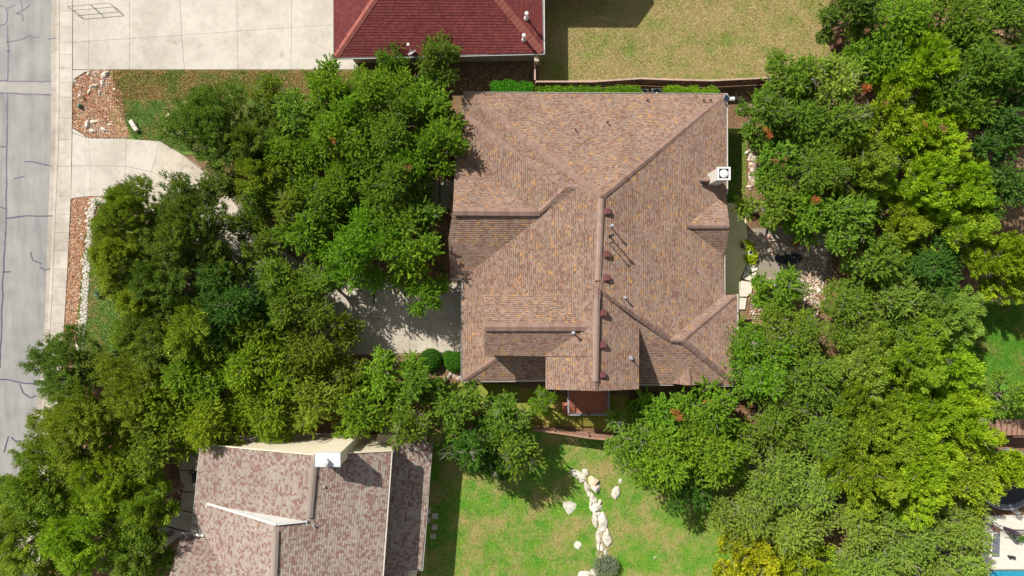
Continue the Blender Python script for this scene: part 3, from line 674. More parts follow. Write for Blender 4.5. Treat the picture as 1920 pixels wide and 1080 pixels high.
def scatter(name, poly_px, n, size, mat, parent=None, z=0, flat=.6, seed=1, aniso=1.0, edge=None):
    """many small irregular stones as one mesh"""
    g = np.random.default_rng(seed); pts = np.array([P(a, b)[:2] for a, b in poly_px])
    mn, mx = pts.min(0), pts.max(0); c = []
    while len(c) < n:
        q = g.uniform(mn, mx, (n, 2)); x, y = q[:, 0], q[:, 1]; ins = np.zeros(n, bool); j = len(pts) - 1
        for i in range(len(pts)):
            xi, yi, xj, yj = *pts[i], *pts[j]
            cond = ((yi > y) != (yj > y)) & (x < (xj - xi) * (y - yi) / (yj - yi + 1e-12) + xi); ins ^= cond; j = i
        c += list(q[ins])
    c = np.array(c[:n]); base = np.array([(1, 0, 0), (0, 1, 0), (-1, 0, 0), (0, -1, 0), (.1, .1, 1), (0, 0, -1)], float)
    tri = np.array([(0, 1, 4), (1, 2, 4), (2, 3, 4), (3, 0, 4)])
    s_ = size * g.lognormal(0, .35, n); an = g.uniform(0, 2 * math.pi, n)
    v = base[None] * (1 + g.uniform(-.35, .35, (n, 6, 3))) * s_[:, None, None]; v[:, :, 1] *= g.uniform(.5, 1, n)[:, None]; v[:, :, 2] *= flat
    x = v[:, :, 0] * np.cos(an)[:, None] - v[:, :, 1] * np.sin(an)[:, None]; y = v[:, :, 0] * np.sin(an)[:, None] + v[:, :, 1] * np.cos(an)[:, None]
    v[:, :, 0] = x + c[:, 0:1]; v[:, :, 1] = y + c[:, 1:2]; v[:, :, 2] += z
    tv = v[:, tri, :].reshape(-1, 3)
    me = fastmesh(name, tv, 3, np.repeat(g.uniform(0, .999, n), 4)); return tag(link(name, me, parent, mat), kind='stuff')
M['whiterubble'] = gravelmat('white_rubble', [(.42, .37, .31), (.5, .45, .38), (.56, .52, .45), (.60, .56, .49), (.62, .58, .52), (.58, .53, .46), (.46, .40, .34), (.64, .60, .54)])
bed1 = [(137, 168), (140, 150), (160, 138), (175, 131), (206, 131), (212, 150), (230, 175), (234, 215), (245, 258), (178, 259), (160, 254), (137, 240)]
sheet('gravel_bed', bed1, .02, M['joint'], .08)
scatter('gravel', bed1, 9500, .045, M['gravel'], z=.04, seed=3)
bed2 = [(133, 374), (150, 368), (240, 367), (215, 372), (172, 374), (158, 480), (149, 560), (143, 640), (120, 640), (122, 560), (127, 470)]
sheet('gravel_bed', bed2, .02, M['joint'], .05)
scatter('gravel', bed2, 8500, .045, M['gravel'], z=.04, seed=5)
# white stones edging that bed, each its own
edge = [(205, 374), (190, 374), (176, 375), (170, 385), (166, 420), (162, 460), (160, 500), (157, 540), (154, 580), (152, 620), (150, 655)]
cum = 0
for i in range(len(edge) - 1):
    a_, b_ = edge[i], edge[i + 1]; L_ = math.dist(a_, b_); n = max(1, int(L_ / 3.1))
    for k in range(n):
        t = k / n; x = a_[0] + (b_[0] - a_[0]) * t + random.gauss(0, 3.2); y = a_[1] + (b_[1] - a_[1]) * t + random.uniform(-2, 2); s_ = random.uniform(.09, .21)
        rock('edging_rock', x, y, s_, s_ * random.uniform(.6, .95), s_ * .6, random.uniform(0, 360), M['lime'], 'small white limestone rock in the rubble line beside the long orange gravel strip', 'rock', 'white rocks lining the long gravel strip')
scatter('rubble', [(215, 372), (172, 371), (160, 480), (151, 600), (143, 660), (156, 662), (163, 600), (168, 520), (176, 400), (182, 382), (215, 380)], 2600, .065, M['whiterubble'], z=.05, seed=6)
# ring of tan stones round the tree on the front lawn
for k in range(26):
    a_ = R(120 + k * 10); 
    rock('ring_stone', 327 + 21 * math.cos(a_), 232 - 21 * math.sin(a_) * .95, random.uniform(.09, .15), .09, .07, random.uniform(0, 180), M['lime_gold'], 'small tan stone in the ring on the front lawn left of the dark tree', 'stone', 'tan stones in the lawn ring')
# rocks of gravel bed 1
for lab, q in {
    'white limestone chunk at the top right corner of the orange gravel bed': (198, 141, .42, .28, .25, -35),
    'white rock in the orange gravel bed, just below the corner chunk': (192, 155, .22, .20, .2, 20),
    'long curved pale rock across the middle top of the orange gravel bed': (176, 162, .48, .16, .2, -15),
    'grey shaded rock on the left flank of the curved pale rock': (168, 172, .17, .30, .2, 15),
    'narrow white rock pointing down from the curved pale rock': (188, 175, .12, .30, .16, 5),
    'small white rock on the lawn edge of the orange gravel bed': (215, 168, .17, .13, .12, 30),
    'white rock at the left of the low outcrop in the gravel bed': (164, 235, .20, .42, .24, 15),
    'grey rock at the bottom of the low outcrop in the gravel bed': (174, 246, .30, .18, .2, 10),
    'white rock at the right of the low outcrop in the gravel bed': (195, 243, .34, .18, .2, 25),
    'cream rock at the top of the low outcrop in the gravel bed': (177, 229, .33, .2, .2, 10),
    'thin pale rock between the outcrop and the lawn': (206, 235, .26, .10, .12, -15),
    'small pale rock at the top left kerb corner of the gravel bed': (141, 152, .14, .14, .12, 0),
    'pale rock on the top edge of the gravel bed beside the driveway': (167, 138, .20, .14, .14, -20)}.items():
    x, y, rx, ry, rz, dg = q; rock('rock', x, y, rx, ry, rz, dg, M['lime'], lab, 'rock')
scatter('rubble', [(160, 132), (206, 131), (210, 160), (185, 165)], 260, .055, M['rubble'], z=.06, seed=9)
scatter('rubble', [(160, 222), (205, 228), (208, 250), (160, 250)], 260, .055, M['rubble'], z=.06, seed=10)
m_ = MB(); p = P(152, 200); m_.tube([p, p + Vector((0, 0, .32)), p + Vector((0, 0, .40))], [.19, .17, .08], 14); tag(m_.build('utility_cap', M['greencap']), 'small dark green utility cap standing in the orange gravel bed', 'utility cap')
m_ = MB(); p = P(156, 182); m_.tube([p, p + Vector((0, 0, .5)), p + Vector((0, 0, .54))], [.09, .10, .05], 12); tag(m_.build('garden_light', M['white']), 'small white post light in the orange gravel bed above the green cap', 'garden light')
# limestone block bench on the front lawn
m_ = MB(); p = P(254, 237); m_.box(p + Vector((0, 0, .2)), (1.05, .36, .36), R(-58)); me_o = m_.build('stone_block', M['lime'])
bv = me_o.modifiers.new('b', 'BEVEL'); bv.width = .07; bv.segments = 2
tag(me_o, 'oblong pale stone block lying on the front lawn beside the gravel bed', 'stone block')
# wire frame rack at the top left
rk = empty('wire_rack', P(160, 14)); tag(rk, 'low dark wire frame rack standing on the concrete at the top left', 'rack')
cs = {k: P(*v) for k, v in dict(tl=(126, 12.5, .74), tr=(204, 5.5, .74), br=(214, 13, .74), bl=(138, 19.5, .74), ml=(169, 9, .74), mb=(177, 16.5, .74)).items()}
def rbar(name, a_, b_, r_=.022): m_ = MB(); m_.tube([a_, b_], r_, 6); m_.build(name, M['dark'], rk)
for a_, b_ in (('tl', 'tr'), ('tr', 'br'), ('br', 'bl'), ('bl', 'tl'), ('ml', 'mb')): rbar('top_bar', cs[a_], cs[b_])
gd = {k: Vector((v.x, v.y, .03)) for k, v in cs.items()}
for k in ('tl', 'tr', 'br', 'bl', 'mb', 'ml'): rbar('leg', cs[k], gd[k])
for a_, b_ in (('br', 'bl'), ('tl', 'tr')): rbar('bottom_bar', gd[a_], gd[b_])
# things glimpsed at the very top of that driveway
m_ = MB(); p = P(168, -10); m_.box(p + Vector((0, .2, .1)), (2.2, .5, .2), R(2)); m_.box(p + Vector((.5, .35, .2)), (.9, .3, .25), R(8)); tag(m_.build('timber_pile', M['wood_red']), 'orange brown timber pile at the top edge above the wire rack', 'timber')
# mailbox by the verge
mbx = empty('mailbox', P(197, 677)); tag(mbx, 'small white mailbox on a post under the dark tree by the kerb', 'mailbox')
m_ = MB(); p = P(197, 677); m_.box(p + Vector((0, 0, .5)), (.1, .1, 1)); m_.build('post', M['wood'], mbx)
m_ = MB(); m_.box(p + Vector((0, 0, 1.1)), (.5, .22, .24), R(-20)); m_.build('box', M['white'], mbx)

# fences: every board its own object
BD = {}
def board_fence(pts, label, mat, ht=1.8, bw=.14, rail_side=1, mats=None, gatepost=None):
    f = empty('fence', P(*pts[0])); tag(f, label, 'fence')
    if mat.name not in BD:
        m_ = MB(); m_.box((0, 0, .5), (.125, .022, 1.0)); BD[mat.name] = mesh('board', m_.v, m_.f); BD[mat.name].materials.append(mat)
    for a_, b_ in zip(pts[:-1], pts[1:]):
        p, q = P(*a_), P(*b_); d = q - p; n = max(1, int(d.length / bw)); an = math.atan2(d.y, d.x); nn = Vector((-math.sin(an), math.cos(an), 0)) * rail_side
        for i in range(n):
            c_ = p + d * ((i + .5) / n); o = bpy.data.objects.new('board', BD[mat.name]); col.objects.link(o); o.parent = f; o.matrix_parent_inverse = world(f).inverted()
            o.matrix_basis = Matrix.Translation((c_.x, c_.y, .04)) @ Matrix.Rotation(an + random.gauss(0, .02), 4, 'Z') @ Matrix.Rotation(random.gauss(0, .012), 4, 'X') @ Matrix.Scale(ht + random.gauss(0, .015), 4, (0, 0, 1))
        for z in (.35, ht * .55, ht - .2):
            m_ = MB(); m_.bar(p + nn * .045 + Vector((0, 0, z)), q + nn * .045 + Vector((0, 0, z)), .045, .09); m_.build('rail', mat, f)
        m_ = MB(); m_.bar(p + Vector((0, 0, ht + .07)), q + Vector((0, 0, ht + .07)), .13, .035); m_.build('cap_rail', mats or mat, f)
        k = max(1, int(d.length / 2.4))
        for i in range(k + 1):
            c_ = p + d * (i / k) + nn * .11; m_ = MB(); m_.box((c_.x, c_.y, ht / 2), (.09, .09, ht)); m_.build('post', mat, f)
    return f
def gp(px_, py_, h=1.85):          # ground pixel of something whose top is seen at px,py
    k = (CAMZ - h) / CAMZ; return (960 + (px_ - 960) * k, 540 + (py_ - 540) * k)
M['wood_top'] = pmat('sun_bleached_top_rail', (.34, .22, .17), (.46, .33, .27), 3)
board_fence([gp(1004, 153), gp(1110, 153), gp(1200, 147), gp(1265, 149.5), gp(1335, 151), gp(1435, 146), gp(1540, 140)], 'long brown board fence between the back lawn and the central house', M['wood'], mats=M['wood_top'], rail_side=-1)
board_fence([gp(1578, -60), gp(1578, 30), gp(1576, 80)], 'short red brown fence run at the right end of the back lawn', M['wood'], rail_side=1)
board_fence([gp(1003, 110), gp(1003, 150)], 'short side fence between the red roofed house and the hedge', M['wood'], mats=M['wood_top'])
board_fence([gp(930, 797), gp(975, 803), gp(1040, 811), gp(1105, 821), gp(1180, 828), gp(1240, 836)], 'weathered reddish board fence below the central house', M['wood_red'], mats=M['wood_red'], rail_side=1)
board_fence([(1415, 600), (1416, 740)], 'pale board fence along the right side of the central house', M['wood_red'], ht=1.2)
# log edging behind that fence, with an upright stake
for lab, q in {'upper reddish timber lying just inside the lower fence': ((1030, 806), (1103, 812), .11), 'lower reddish timber lying just inside the lower fence': ((1040, 812), (1080, 815), .09)}.items():
    m_ = MB(); a_, b_ = P(*q[0]), P(*q[1]); m_.bar(a_ + Vector((0, 0, q[2])), b_ + Vector((0, 0, q[2])), .22, .2); tag(m_.build('timber', M['wood_red']), lab, 'timber')
# raised deck below the gable
DK = empty('deck', P(1100, 757)); tag(DK, 'small raised red board deck with grey railing below the large gable', 'deck')
x0, x1, yt, yb = P(1064, 0, .9).x, P(1139, 0, .9).x, P(0, 716, .9).y, P(0, 774, .9).y; nb = 17
for i in range(nb):
    y = yt + (yb - yt) * (i + .5) / nb; m_ = MB(); m_.box(((x0 + x1) / 2, y, .88), (x1 - x0, abs(yt - yb) / nb - .022, .035)); m_.build('board', M['deck'], DK)
m_ = MB(); m_.box(((x0 + x1) / 2, (yt + yb) / 2, .45), (x1 - x0 - .1, yt - yb - .1, .8)); m_.build('deck_frame', M['wood'], DK)
for (a_, b_) in (((x0, yt), (x0, yb)), ((x0, yb), (x1, yb)), ((x1, yb), (x1, yt))):
    A_, B_ = Vector((*a_, 0)), Vector((*b_, 0))
    for z, w_, h_ in ((1.85, .09, .05), (1.02, .05, .05)):
        m_ = MB(); m_.bar(A_ + Vector((0, 0, z)), B_ + Vector((0, 0, z)), w_, h_); m_.build('rail', M['rail'], DK)
    n = int((B_ - A_).length / .13)
    for i in range(n):
        c_ = A_.lerp(B_, (i + .5) / n); m_ = MB(); m_.box(c_ + Vector((0, 0, 1.43)), (.03, .03, .82)); m_.build('baluster', M['rail'], DK)
for c_ in ((x0, yt), (x0, yb), ((x0 + x1) / 2, yb), (x1, yb), (x1, yt)):
    m_ = MB(); m_.box((*c_, .98), (.1, .1, 1.95)); m_.build('post', M['wood'], DK)
m_ = MB(); p = P(1058, 764); m_.box((p.x, p.y, .35), (.42, .95, .06)); m_.box((p.x + .05, p.y, .62), (.3, .9, .06)); m_.box((p.x, p.y, .18), (.38, .9, .3)); tag(m_.build('deck_step', M['deck']), 'red wooden steps at the left end of the small deck', 'steps')
m_ = MB(); p = P(1029, 735); m_.tube([p, p + Vector((0, 0, .25)), p + Vector((0, 0, .6))], [.14, .3, .34], 16, True); tag(m_.build('planter', M['dark']), 'round dark planter pot below the left corner of the large gable', 'planter')
# satellite dish on the red roof eave
SD = empty('satellite_dish', P(770, 98, 3.4)); tag(SD, 'grey satellite dish with its arm on the red roof eave', 'satellite dish')
dc = P(773, 100, 3.45); ax = Vector((.5, -.55, .5)).normalized() * -1; ax = Vector((-.42, .62, .55)).normalized()
v = []; f = []; q = ax.to_track_quat('Z', 'Y')
for i in range(5):
    for j in range(20):
        r_ = .36 * i / 4; a_ = 2 * math.pi * j / 20; v.append(dc + q @ Vector((r_ * math.cos(a_) * 1.0, r_ * math.sin(a_) * .9, r_ * r_ * .55)))
for i in range(4):
    for j in range(20): f.append((i * 20 + j, i * 20 + (j + 1) % 20, (i + 1) * 20 + (j + 1) % 20, (i + 1) * 20 + j))
do = link('reflector', mesh('reflector', v, f, smooth=True), SD, M['steel']); do.modifiers.new('s', 'SOLIDIFY').thickness = .02
m_ = MB(); fp = dc + ax * .62 + Vector((0, .12, 0)); m_.tube([dc - Vector((0, 0, .25)), fp], .025, 8); m_.build('arm', M['steel'], SD)
m_ = MB(); m_.box(fp, (.2, .1, .1)); m_.box(fp + Vector((.02, .1, .02)), (.16, .07, .09)); m_.build('receiver', M['white'], SD)
m_ = MB(); m_.tube([dc - ax * .02, P(771, 103, 2.9)], .035, 8); m_.build('mast', M['steel'], SD)
# solar floodlight on the NE roof corner
SL = empty('solar_light', P(1366, 184, 3.2)); tag(SL, 'solar floodlight on the upper right corner of the brown roof', 'solar light')
m_ = MB(); m_.box(P(1362, 184, 3.45), (.42, .44, .03), rot=Matrix.Rotation(-.5, 3, 'Z') @ Matrix.Rotation(.35, 3, 'Y')); m_.build('solar_panel', M['solar'], SL)
m_ = MB(); m_.box(P(1362, 184, 3.41), (.48, .50, .03), rot=Matrix.Rotation(-.5, 3, 'Z') @ Matrix.Rotation(.35, 3, 'Y')); m_.build('panel_frame', M['white'], SL)
m_ = MB(); m_.tube([P(1364, 184, 3.2), P(1370, 185.5, 3.3)], .05, 8); m_.tube([P(1369, 185.5, 3.3), P(1376, 185.5, 3.25)], [.14, .18], 10); m_.build('lamp_head', M['white'], SL)
# air conditioners between the hedge and the roof
for lab, (x, y) in {'left grey air conditioner between the two hedges': (1207, 176.5), 'right grey air conditioner between the two hedges': (1232, 175.5)}.items():
    A = empty('air_conditioner', P(x, y)); tag(A, lab, 'air conditioner'); p = P(x, y); y_ = gp(x, y - 1, .9); p = P(*y_)
    m_ = MB(); m_.box(p + Vector((0, 0, .42)), (.85, .85, .78)); m_.build('casing', M['ac'], A)
    m_ = MB(); disc(m_, p + Vector((0, 0, .81)), .36, .02, 20); m_.build('grille', M['dark'], A)
    m_ = MB(); disc(m_, p + Vector((0, 0, .83)), .1, .05, 12); m_.build('hub', M['white'], A)
# left neighbour's stepping stones
for lab, (x, y) in {'square stepping stone half under the gutter, upper of the pair': (803, 957), 'square stepping stone half under the gutter, lower of the pair': (802, 975), 'darkest square stepping stone in the shade beside the lower left house': (816, 967),
                    'sunlit square stepping stone on the lawn strip, above the lowest one': (815, 988), 'lowest square stepping stone beside the lower left house': (812.5, 1005)}.items():
    m_ = MB(); p = P(x, y); m_.box(p + Vector((0, 0, .05)), (.46, .46, .06), R(random.uniform(-4, 4))); tag(m_.build('stepping_stone', M['concrete_walk']), lab, 'stepping stone')
# iron gate post and railing by the left walk
IR = empty('iron_railing', P(336, 860)); tag(IR, 'thin black iron railing beside the left neighbour walkway', 'railing')
for (a_, b_) in (((334, 848), (334, 892)), ((334, 848), (356, 846))):
    A_, B_ = P(*a_), P(*b_)
    for z in (.15, .95): m_ = MB(); m_.bar(A_ + Vector((0, 0, z)), B_ + Vector((0, 0, z)), .03, .03); m_.build('rail', M['dark'], IR)
    n = int((B_ - A_).length / .2)
    for i in range(n + 1): m_ = MB(); m_.box(A_.lerp(B_, i / max(1, n)) + Vector((0, 0, .5)), (.02, .02, 1)); m_.build('bar', M['dark'], IR)
CH = empty('lounge_chair', P(366, 892)); tag(CH, 'black metal chair half under the lower left house gutter', 'chair')
p = P(370, 893); m_ = MB(); m_.box(p + Vector((0, 0, .42)), (.5, 1.0, .05), R(8)); m_.build('seat', M['dark'], CH)
m_ = MB(); m_.box(p + Vector((-.05, .55, .75)), (.5, .06, .6), R(8)); m_.build('backrest', M['dark'], CH)
for a_, b_ in ((-.2, -.4), (.2, -.4), (-.2, .4), (.2, .4)): m_ = MB(); m_.box(p + Vector((a_, b_, .2)), (.04, .04, .4)); m_.build('leg', M['dark'], CH)
# boulder line on the lower lawn
for lab, q in {
    'long white boulder at the upper left end of the lawn boulder row': (1082, 889, .68, .30, .22, 35, 1, 'lime'),
    'white boulder beside the upper end of the row, nearest the bare soil': (1097, 885, .30, .26, .22, 20, 2, 'lime'),
    'big golden flecked boulder casting the darkest shadow in the row': (1112, 903, .36, .48, .55, -20, 3, 'lime_gold'),
    'pale block joined to the foot of the golden flecked boulder': (1116, 914, .42, .28, .5, 15, 4, 'lime'),
    'slim white boulder left of the golden flecked boulder': (1100, 914, .20, .48, .22, -20, 5, 'lime'),
    'white boulder just below the golden flecked boulder, on the row': (1111, 934, .26, .40, .25, -10, 6, 'lime'),
    'cracked white boulder midway down the row': (1117, 951, .42, .40, .3, 20, 7, 'lime'),
    'tall left boulder of the middle pair': (1116, 975, .24, .62, .3, -8, 8, 'lime'),
    'wide right boulder of the middle pair': (1130, 976, .38, .66, .38, 0, 2, 'lime'),
    'narrow left boulder of the lower pair': (1122, 1009, .20, .62, .24, -5, 1, 'lime'),
    'smooth right boulder of the lower pair': (1137, 1007, .34, .60, .36, 5, 6, 'lime'),
    'small broken rock under the lower pair of boulders': (1128, 1027, .2, .3, .2, 0, 3, 'lime'),
    'last small rock of the row above the grey shrub': (1135, 1036, .14, .28, .2, 0, 5, 'lime'),
    'triangular white slab alone left of the boulder row': (1069, 950, .60, .44, .14, 35, 4, 'lime'),
    'rounded white boulder alone right of the boulder row': (1155, 924, .34, .44, .3, 5, 8, 'lime'),
    'tiny white rock near the big tree, above the rounded boulder': (1163, 902, .16, .22, .12, 0, 1, 'lime'),
    'small broken white rock on bare soil left of the lower row': (1083, 1022, .28, .38, .14, -20, 3, 'lime'),
    'flat white rock at the bottom edge left of the grey shrub': (1098, 1076, .52, .28, .2, 0, 7, 'lime'),
    'white rock touching the left of the grey shrub at the bottom': (1115, 1072, .36, .26, .22, 0, 2, 'lime'),
    'fleck of white stone on the lawn far right of the boulder row': (1227, 1045, .22, .10, .06, -40, 2, 'lime')}.items():
    x, y, rx, ry, rz, dg, sd, mt = q; rock('boulder', x, y, rx * 1.28, ry * 1.24, rz * .7, dg, M[mt], lab, 'boulder', seed=sd)
for lab, q in {'cream filler stone between the uppermost boulders of the row': (1091, 900, .26, .2, .2, 30), 'flat stone under the slim boulder of the row': (1104, 926, .18, .24, .16, -20), 'pale wedge stone left of the cracked boulder': (1108, 944, .16, .3, .2, 0), 'small stone right of the cracked boulder': (1125, 941, .14, .22, .2, 10),
               'stone joining the cracked boulder to the middle pair': (1122, 963, .34, .16, .2, 0), 'stone joining the middle pair to the lower pair': (1128, 993, .34, .18, .24, 5), 'narrow stone left of the broken rock': (1122, 1024, .12, .3, .18, 0)}.items():
    x, y, rx, ry, rz, dg = q; rock('boulder', x, y, rx * 1.2, ry * 1.2, rz, dg, M['lime'], lab, 'boulder')
scatter('rubble', [(1116, 985), (1128, 990), (1138, 1030), (1140, 1048), (1120, 1048), (1114, 1010)], 220, .06, M['rubble'], z=.05, seed=21)
# rock garden east of the patio
scatter('rubble', [(1398, 432), (1440, 440), (1470, 462), (1470, 480), (1420, 478), (1400, 470)], 1300, .07, M['rubble'], z=.05, seed=31)
scatter('rubble', [(1465, 470), (1500, 452), (1545, 425), (1552, 480), (1540, 560), (1525, 640), (1505, 660), (1500, 500), (1470, 488)], 2600, .07, M['rubble'], z=.05, seed=32)
scatter('rubble', [(1403, 280), (1420, 280), (1416, 345), (1404, 360)], 500, .06, M['rubble'], z=.05, seed=33)
scatter('rubble', [(1405, 520), (1470, 520), (1480, 660), (1420, 720), (1400, 720)], 1800, .06, M['rubble'], z=.05, seed=34)
for i, (x, y, s_) in enumerate([(1407, 456, .3), (1420, 464, .26), (1432, 452, .3), (1448, 458, .24), (1440, 470, .26), (1456, 470, .3), (1466, 476, .26), (1478, 474, .3), (1500, 466, .3), (1512, 476, .34), (1524, 462, .3), (1536, 450, .34), (1530, 438, .3), (1540, 470, .26), (1545, 484, .3),
                           (1412, 284, .2), (1408, 292, .2), (1414, 300, .25), (1407, 308, .2), (1410, 320, .25), (1406, 332, .2), (1412, 341, .2), (1538, 520, .3), (1534, 545, .26), (1520, 540, .3), (1545, 560, .3), (1400, 286, .2), (1404, 350, .2)]):
    where = 'in the vertical stone line beside the narrow lawn' if 280 <= y <= 352 else ('in the rock garden right of the patio' if x < 1490 else 'on the stone bank right of the black pond')
    rock('garden_rock', x, y, s_, s_ * .75, s_ * .7, random.uniform(0, 180), M['lime'] if i % 3 else M['lime_gold'], 'pale limestone rock ' + where, 'rock', 'pale rocks ' + where)
m_ = MB(); pts = [P(1478 + 26 * math.cos(a_ * .5236) , 484 - 12 * math.sin(a_ * .5236)) for a_ in range(12)]; m_.prism(pts, .02, .10)
for k in range(5): p = P(1466 + k * 7, 482 + (k % 2) * 4); m_.box(p + Vector((0, 0, .12)), (.3, .26, .1), rot=Matrix.Rotation(.4 * (-1) ** k, 3, 'X') @ Matrix.Rotation(k, 3, 'Z'))
tag(m_.build('pond', M['black']), 'black lined garden pond among pale rocks right of the patio', 'pond')
m_ = MB(); p = P(1487, 455); m_.tube([p, p + Vector((0, 0, .25)), p + Vector((0, 0, .5)), p + Vector((0, 0, .5)), p + Vector((0, 0, .3))], [.20, .30, .35, .25, .18], 20); o = m_.build('urn', M['pot']); tag(o, 'round terracotta urn standing in shade above the black pond', 'urn')
m_ = MB(); p = P(1404, 474); m_.tube([p, p + Vector((0, 0, .5)), p + Vector((0, 0, .5)), p + Vector((0, 0, .4))], [.14, .2, .13, .12], 20); o = m_.build('pot', M['white']); tag(o, 'small round white pot among lime green leaves by the patio', 'pot')
m_ = MB(); p = P(1391, 461); m_.tube([p, p + Vector((0, 0, .55))], [.16, .24], 16); tag(m_.build('planter', M['dark']), 'dark round planter on the olive patio beside lime green leaves', 'planter')
# curved stone edging left of the central house
for k in range(11):
    a_ = R(-60 + k * 11); rock('edging_stone', 822 + 24 * math.cos(a_), 690 - 26 * math.sin(a_), .14, .11, .1, k * 20, M['lime'], 'pale edging stone in the curve left of the roof lower left corner', 'stone', 'curved edging stones by the round bushes')
scatter('rubble', [(848, 690), (866, 692), (866, 712), (845, 712)], 160, .06, M['rubble'], z=.04, seed=41)
scatter('leaf_debris', [(640, 664), (866, 660), (866, 716), (640, 716)], 1800, .05, M['litter'], z=.03, seed=42, flat=.3)
# trampoline
TR = empty('trampoline', P(1893, 900)); tag(TR, 'large round black trampoline at the right edge above the pale terrace', 'trampoline')
tc = P(1889, 899, .8); m_ = MB(); disc(m_, tc, 2.05, .02, 40); m_.build('jumping_mat', M['black'], TR)
v, f = [], []
for j in range(48):
    a_ = 2 * math.pi * j / 48
    for r_, z in ((2.06, .02), (2.12, .07), (2.38, .07), (2.44, 0), (2.38, -.05)): v.append(tc + Vector((r_ * math.cos(a_), r_ * math.sin(a_), z)))
for j in range(48):
    for k in range(4): a_, b_ = j * 5 + k, ((j + 1) % 48) * 5 + k; f.append((a_, b_, b_ + 1, a_ + 1))
M['pad'] = pmat('grey_pad', (.10, .11, .13), (.16, .17, .19), 2, .5, 0)
link('safety_pad', mesh('safety_pad', v, f), TR, M['pad'])
m_ = MB(); m_.tube([tc + Vector((2.47 * math.cos(2 * math.pi * j / 48), 2.47 * math.sin(2 * math.pi * j / 48), .0)) for j in range(49)], .05, 8); m_.build('rim', M['steel'], TR)
for k in range(6):
    a_ = R(60 * k + 20); c_ = tc + Vector((2.47 * math.cos(a_), 2.47 * math.sin(a_), 0)); m_ = MB(); m_.tube([Vector((c_.x, c_.y, 0)), Vector((c_.x, c_.y, .8))], .04, 8); m_.build('leg', M['steel'], TR)
for k in (1, 3, 5):
    a_ = R(60 * k + 20); c_ = tc + Vector((2.52 * math.cos(a_), 2.52 * math.sin(a_), 0)); m_ = MB(); m_.tube([c_, c_ + Vector((0, 0, 1.8))], .03, 8); m_.build('net_pole', M['steel'], TR)
# terrace and pool at the lower right
tr_ = empty('terrace', (0, 0, 0)); tr_['kind'] = 'structure'
for q in ([(1845, 966), (1990, 966), (1990, 994), (1845, 994)], [(1840, 994), (1990, 994), (1990, 1030), (1840, 1030)], [(1840, 1030), (1990, 1030), (1990, 1067), (1840, 1067)]): slab(tr_, q, mat=M['flag'])
slab(tr_, [(1892, 956), (1904, 952), (1914, 962), (1904, 965)], mat=M['flag'], z1=.14)
m_ = MB(); m_.prism([P(1850, 1070), P(1990, 1070), P(1990, 1200), P(1850, 1200)], .0, .05); tag(m_.build('water', M['water']), kind='structure')
m_ = MB(); m_.prism([P(1861, 1000), P(1873.5, 1000), P(1872, 1043), P(1858, 1043)], .09, .13); tag(m_.build('outdoor_mat', M['pad']), 'dark grey rectangular mat on the pale terrace', 'mat')
IR2 = empty('iron_railing', P(1870, 992)); tag(IR2, 'thin dark railing crossing the pale terrace', 'railing')
A_, B_ = P(1866, 991), P(1990, 994)
for z in (.2, 1.1): m_ = MB(); m_.bar(A_ + Vector((0, 0, z)), B_ + Vector((0, 0, z)), .035, .035); m_.build('rail', M['dark'], IR2)
for i in range(36): m_ = MB(); m_.box(A_.lerp(B_, i / 35) + Vector((0, 0, .6)), (.02, .02, 1.1)); m_.build('bar', M['dark'], IR2)
for lab, (x, y) in {'left of the two small dark pots on the pale terrace': (1889.5, 1042), 'right of the two small dark pots on the pale terrace': (1896.5, 1043)}.items():
    m_ = MB(); p = P(x, y); m_.tube([p, p + Vector((0, 0, .35))], [.10, .13], 12); tag(m_.build('pot', M['dark']), lab, 'pot')
UM = empty('closed_umbrella', P(1888, 996)); tag(UM, 'closed dark purple sun umbrella leaning over the terrace railing', 'umbrella')
M['purple'] = pmat('purple_canvas', (.035, .02, .04), (.06, .035, .065), 3)
a_, b_ = P(1882, 988, .4), P(1911, 1003, 2.2); m_ = MB(); m_.tube([a_, a_.lerp(b_, .5), a_.lerp(b_, .85), b_], [.06, .17, .2, .05], 10); m_.build('canopy', M['purple'], UM)
m_ = MB(); m_.tube([P(1880, 987, .1), a_], .03, 8); m_.build('pole', M['steel'], UM)
m_ = MB(); p = P(1863, 990); m_.box(p + Vector((0, 0, .3)), (.7, .3, .06), R(-30)); m_.box(p + Vector((0, 0, .15)), (.6, .25, .25), R(-30)); tag(m_.build('bench', M['wood_red']), 'small weathered wooden bench at the left end of the terrace railing', 'bench')
# shed roof glimpsed at the right edge
SH = empty('shed', P(1895, 808)); tag(SH, 'small red brown wooden shed glimpsed between trees at the right edge', 'shed')
m_ = MB(); m_.prism([P(1872, 790), P(1925, 790), P(1925, 812), P(1872, 812)], 0, 1.7); m_.build('wall', M['wood'], SH)
for k in range(6):
    x = 1868 + k * 10; m_ = MB(); a_, b_ = P(x, 786, 2.0), P(x + 9.4, 816, 1.8); m_.box(((a_.x + b_.x) / 2, (a_.y + b_.y) / 2, 1.9), (b_.x - a_.x, a_.y - b_.y, .04), rot=Matrix.Rotation(.12, 3, 'X')); m_.build('roof_board', M['wood_red'], SH)

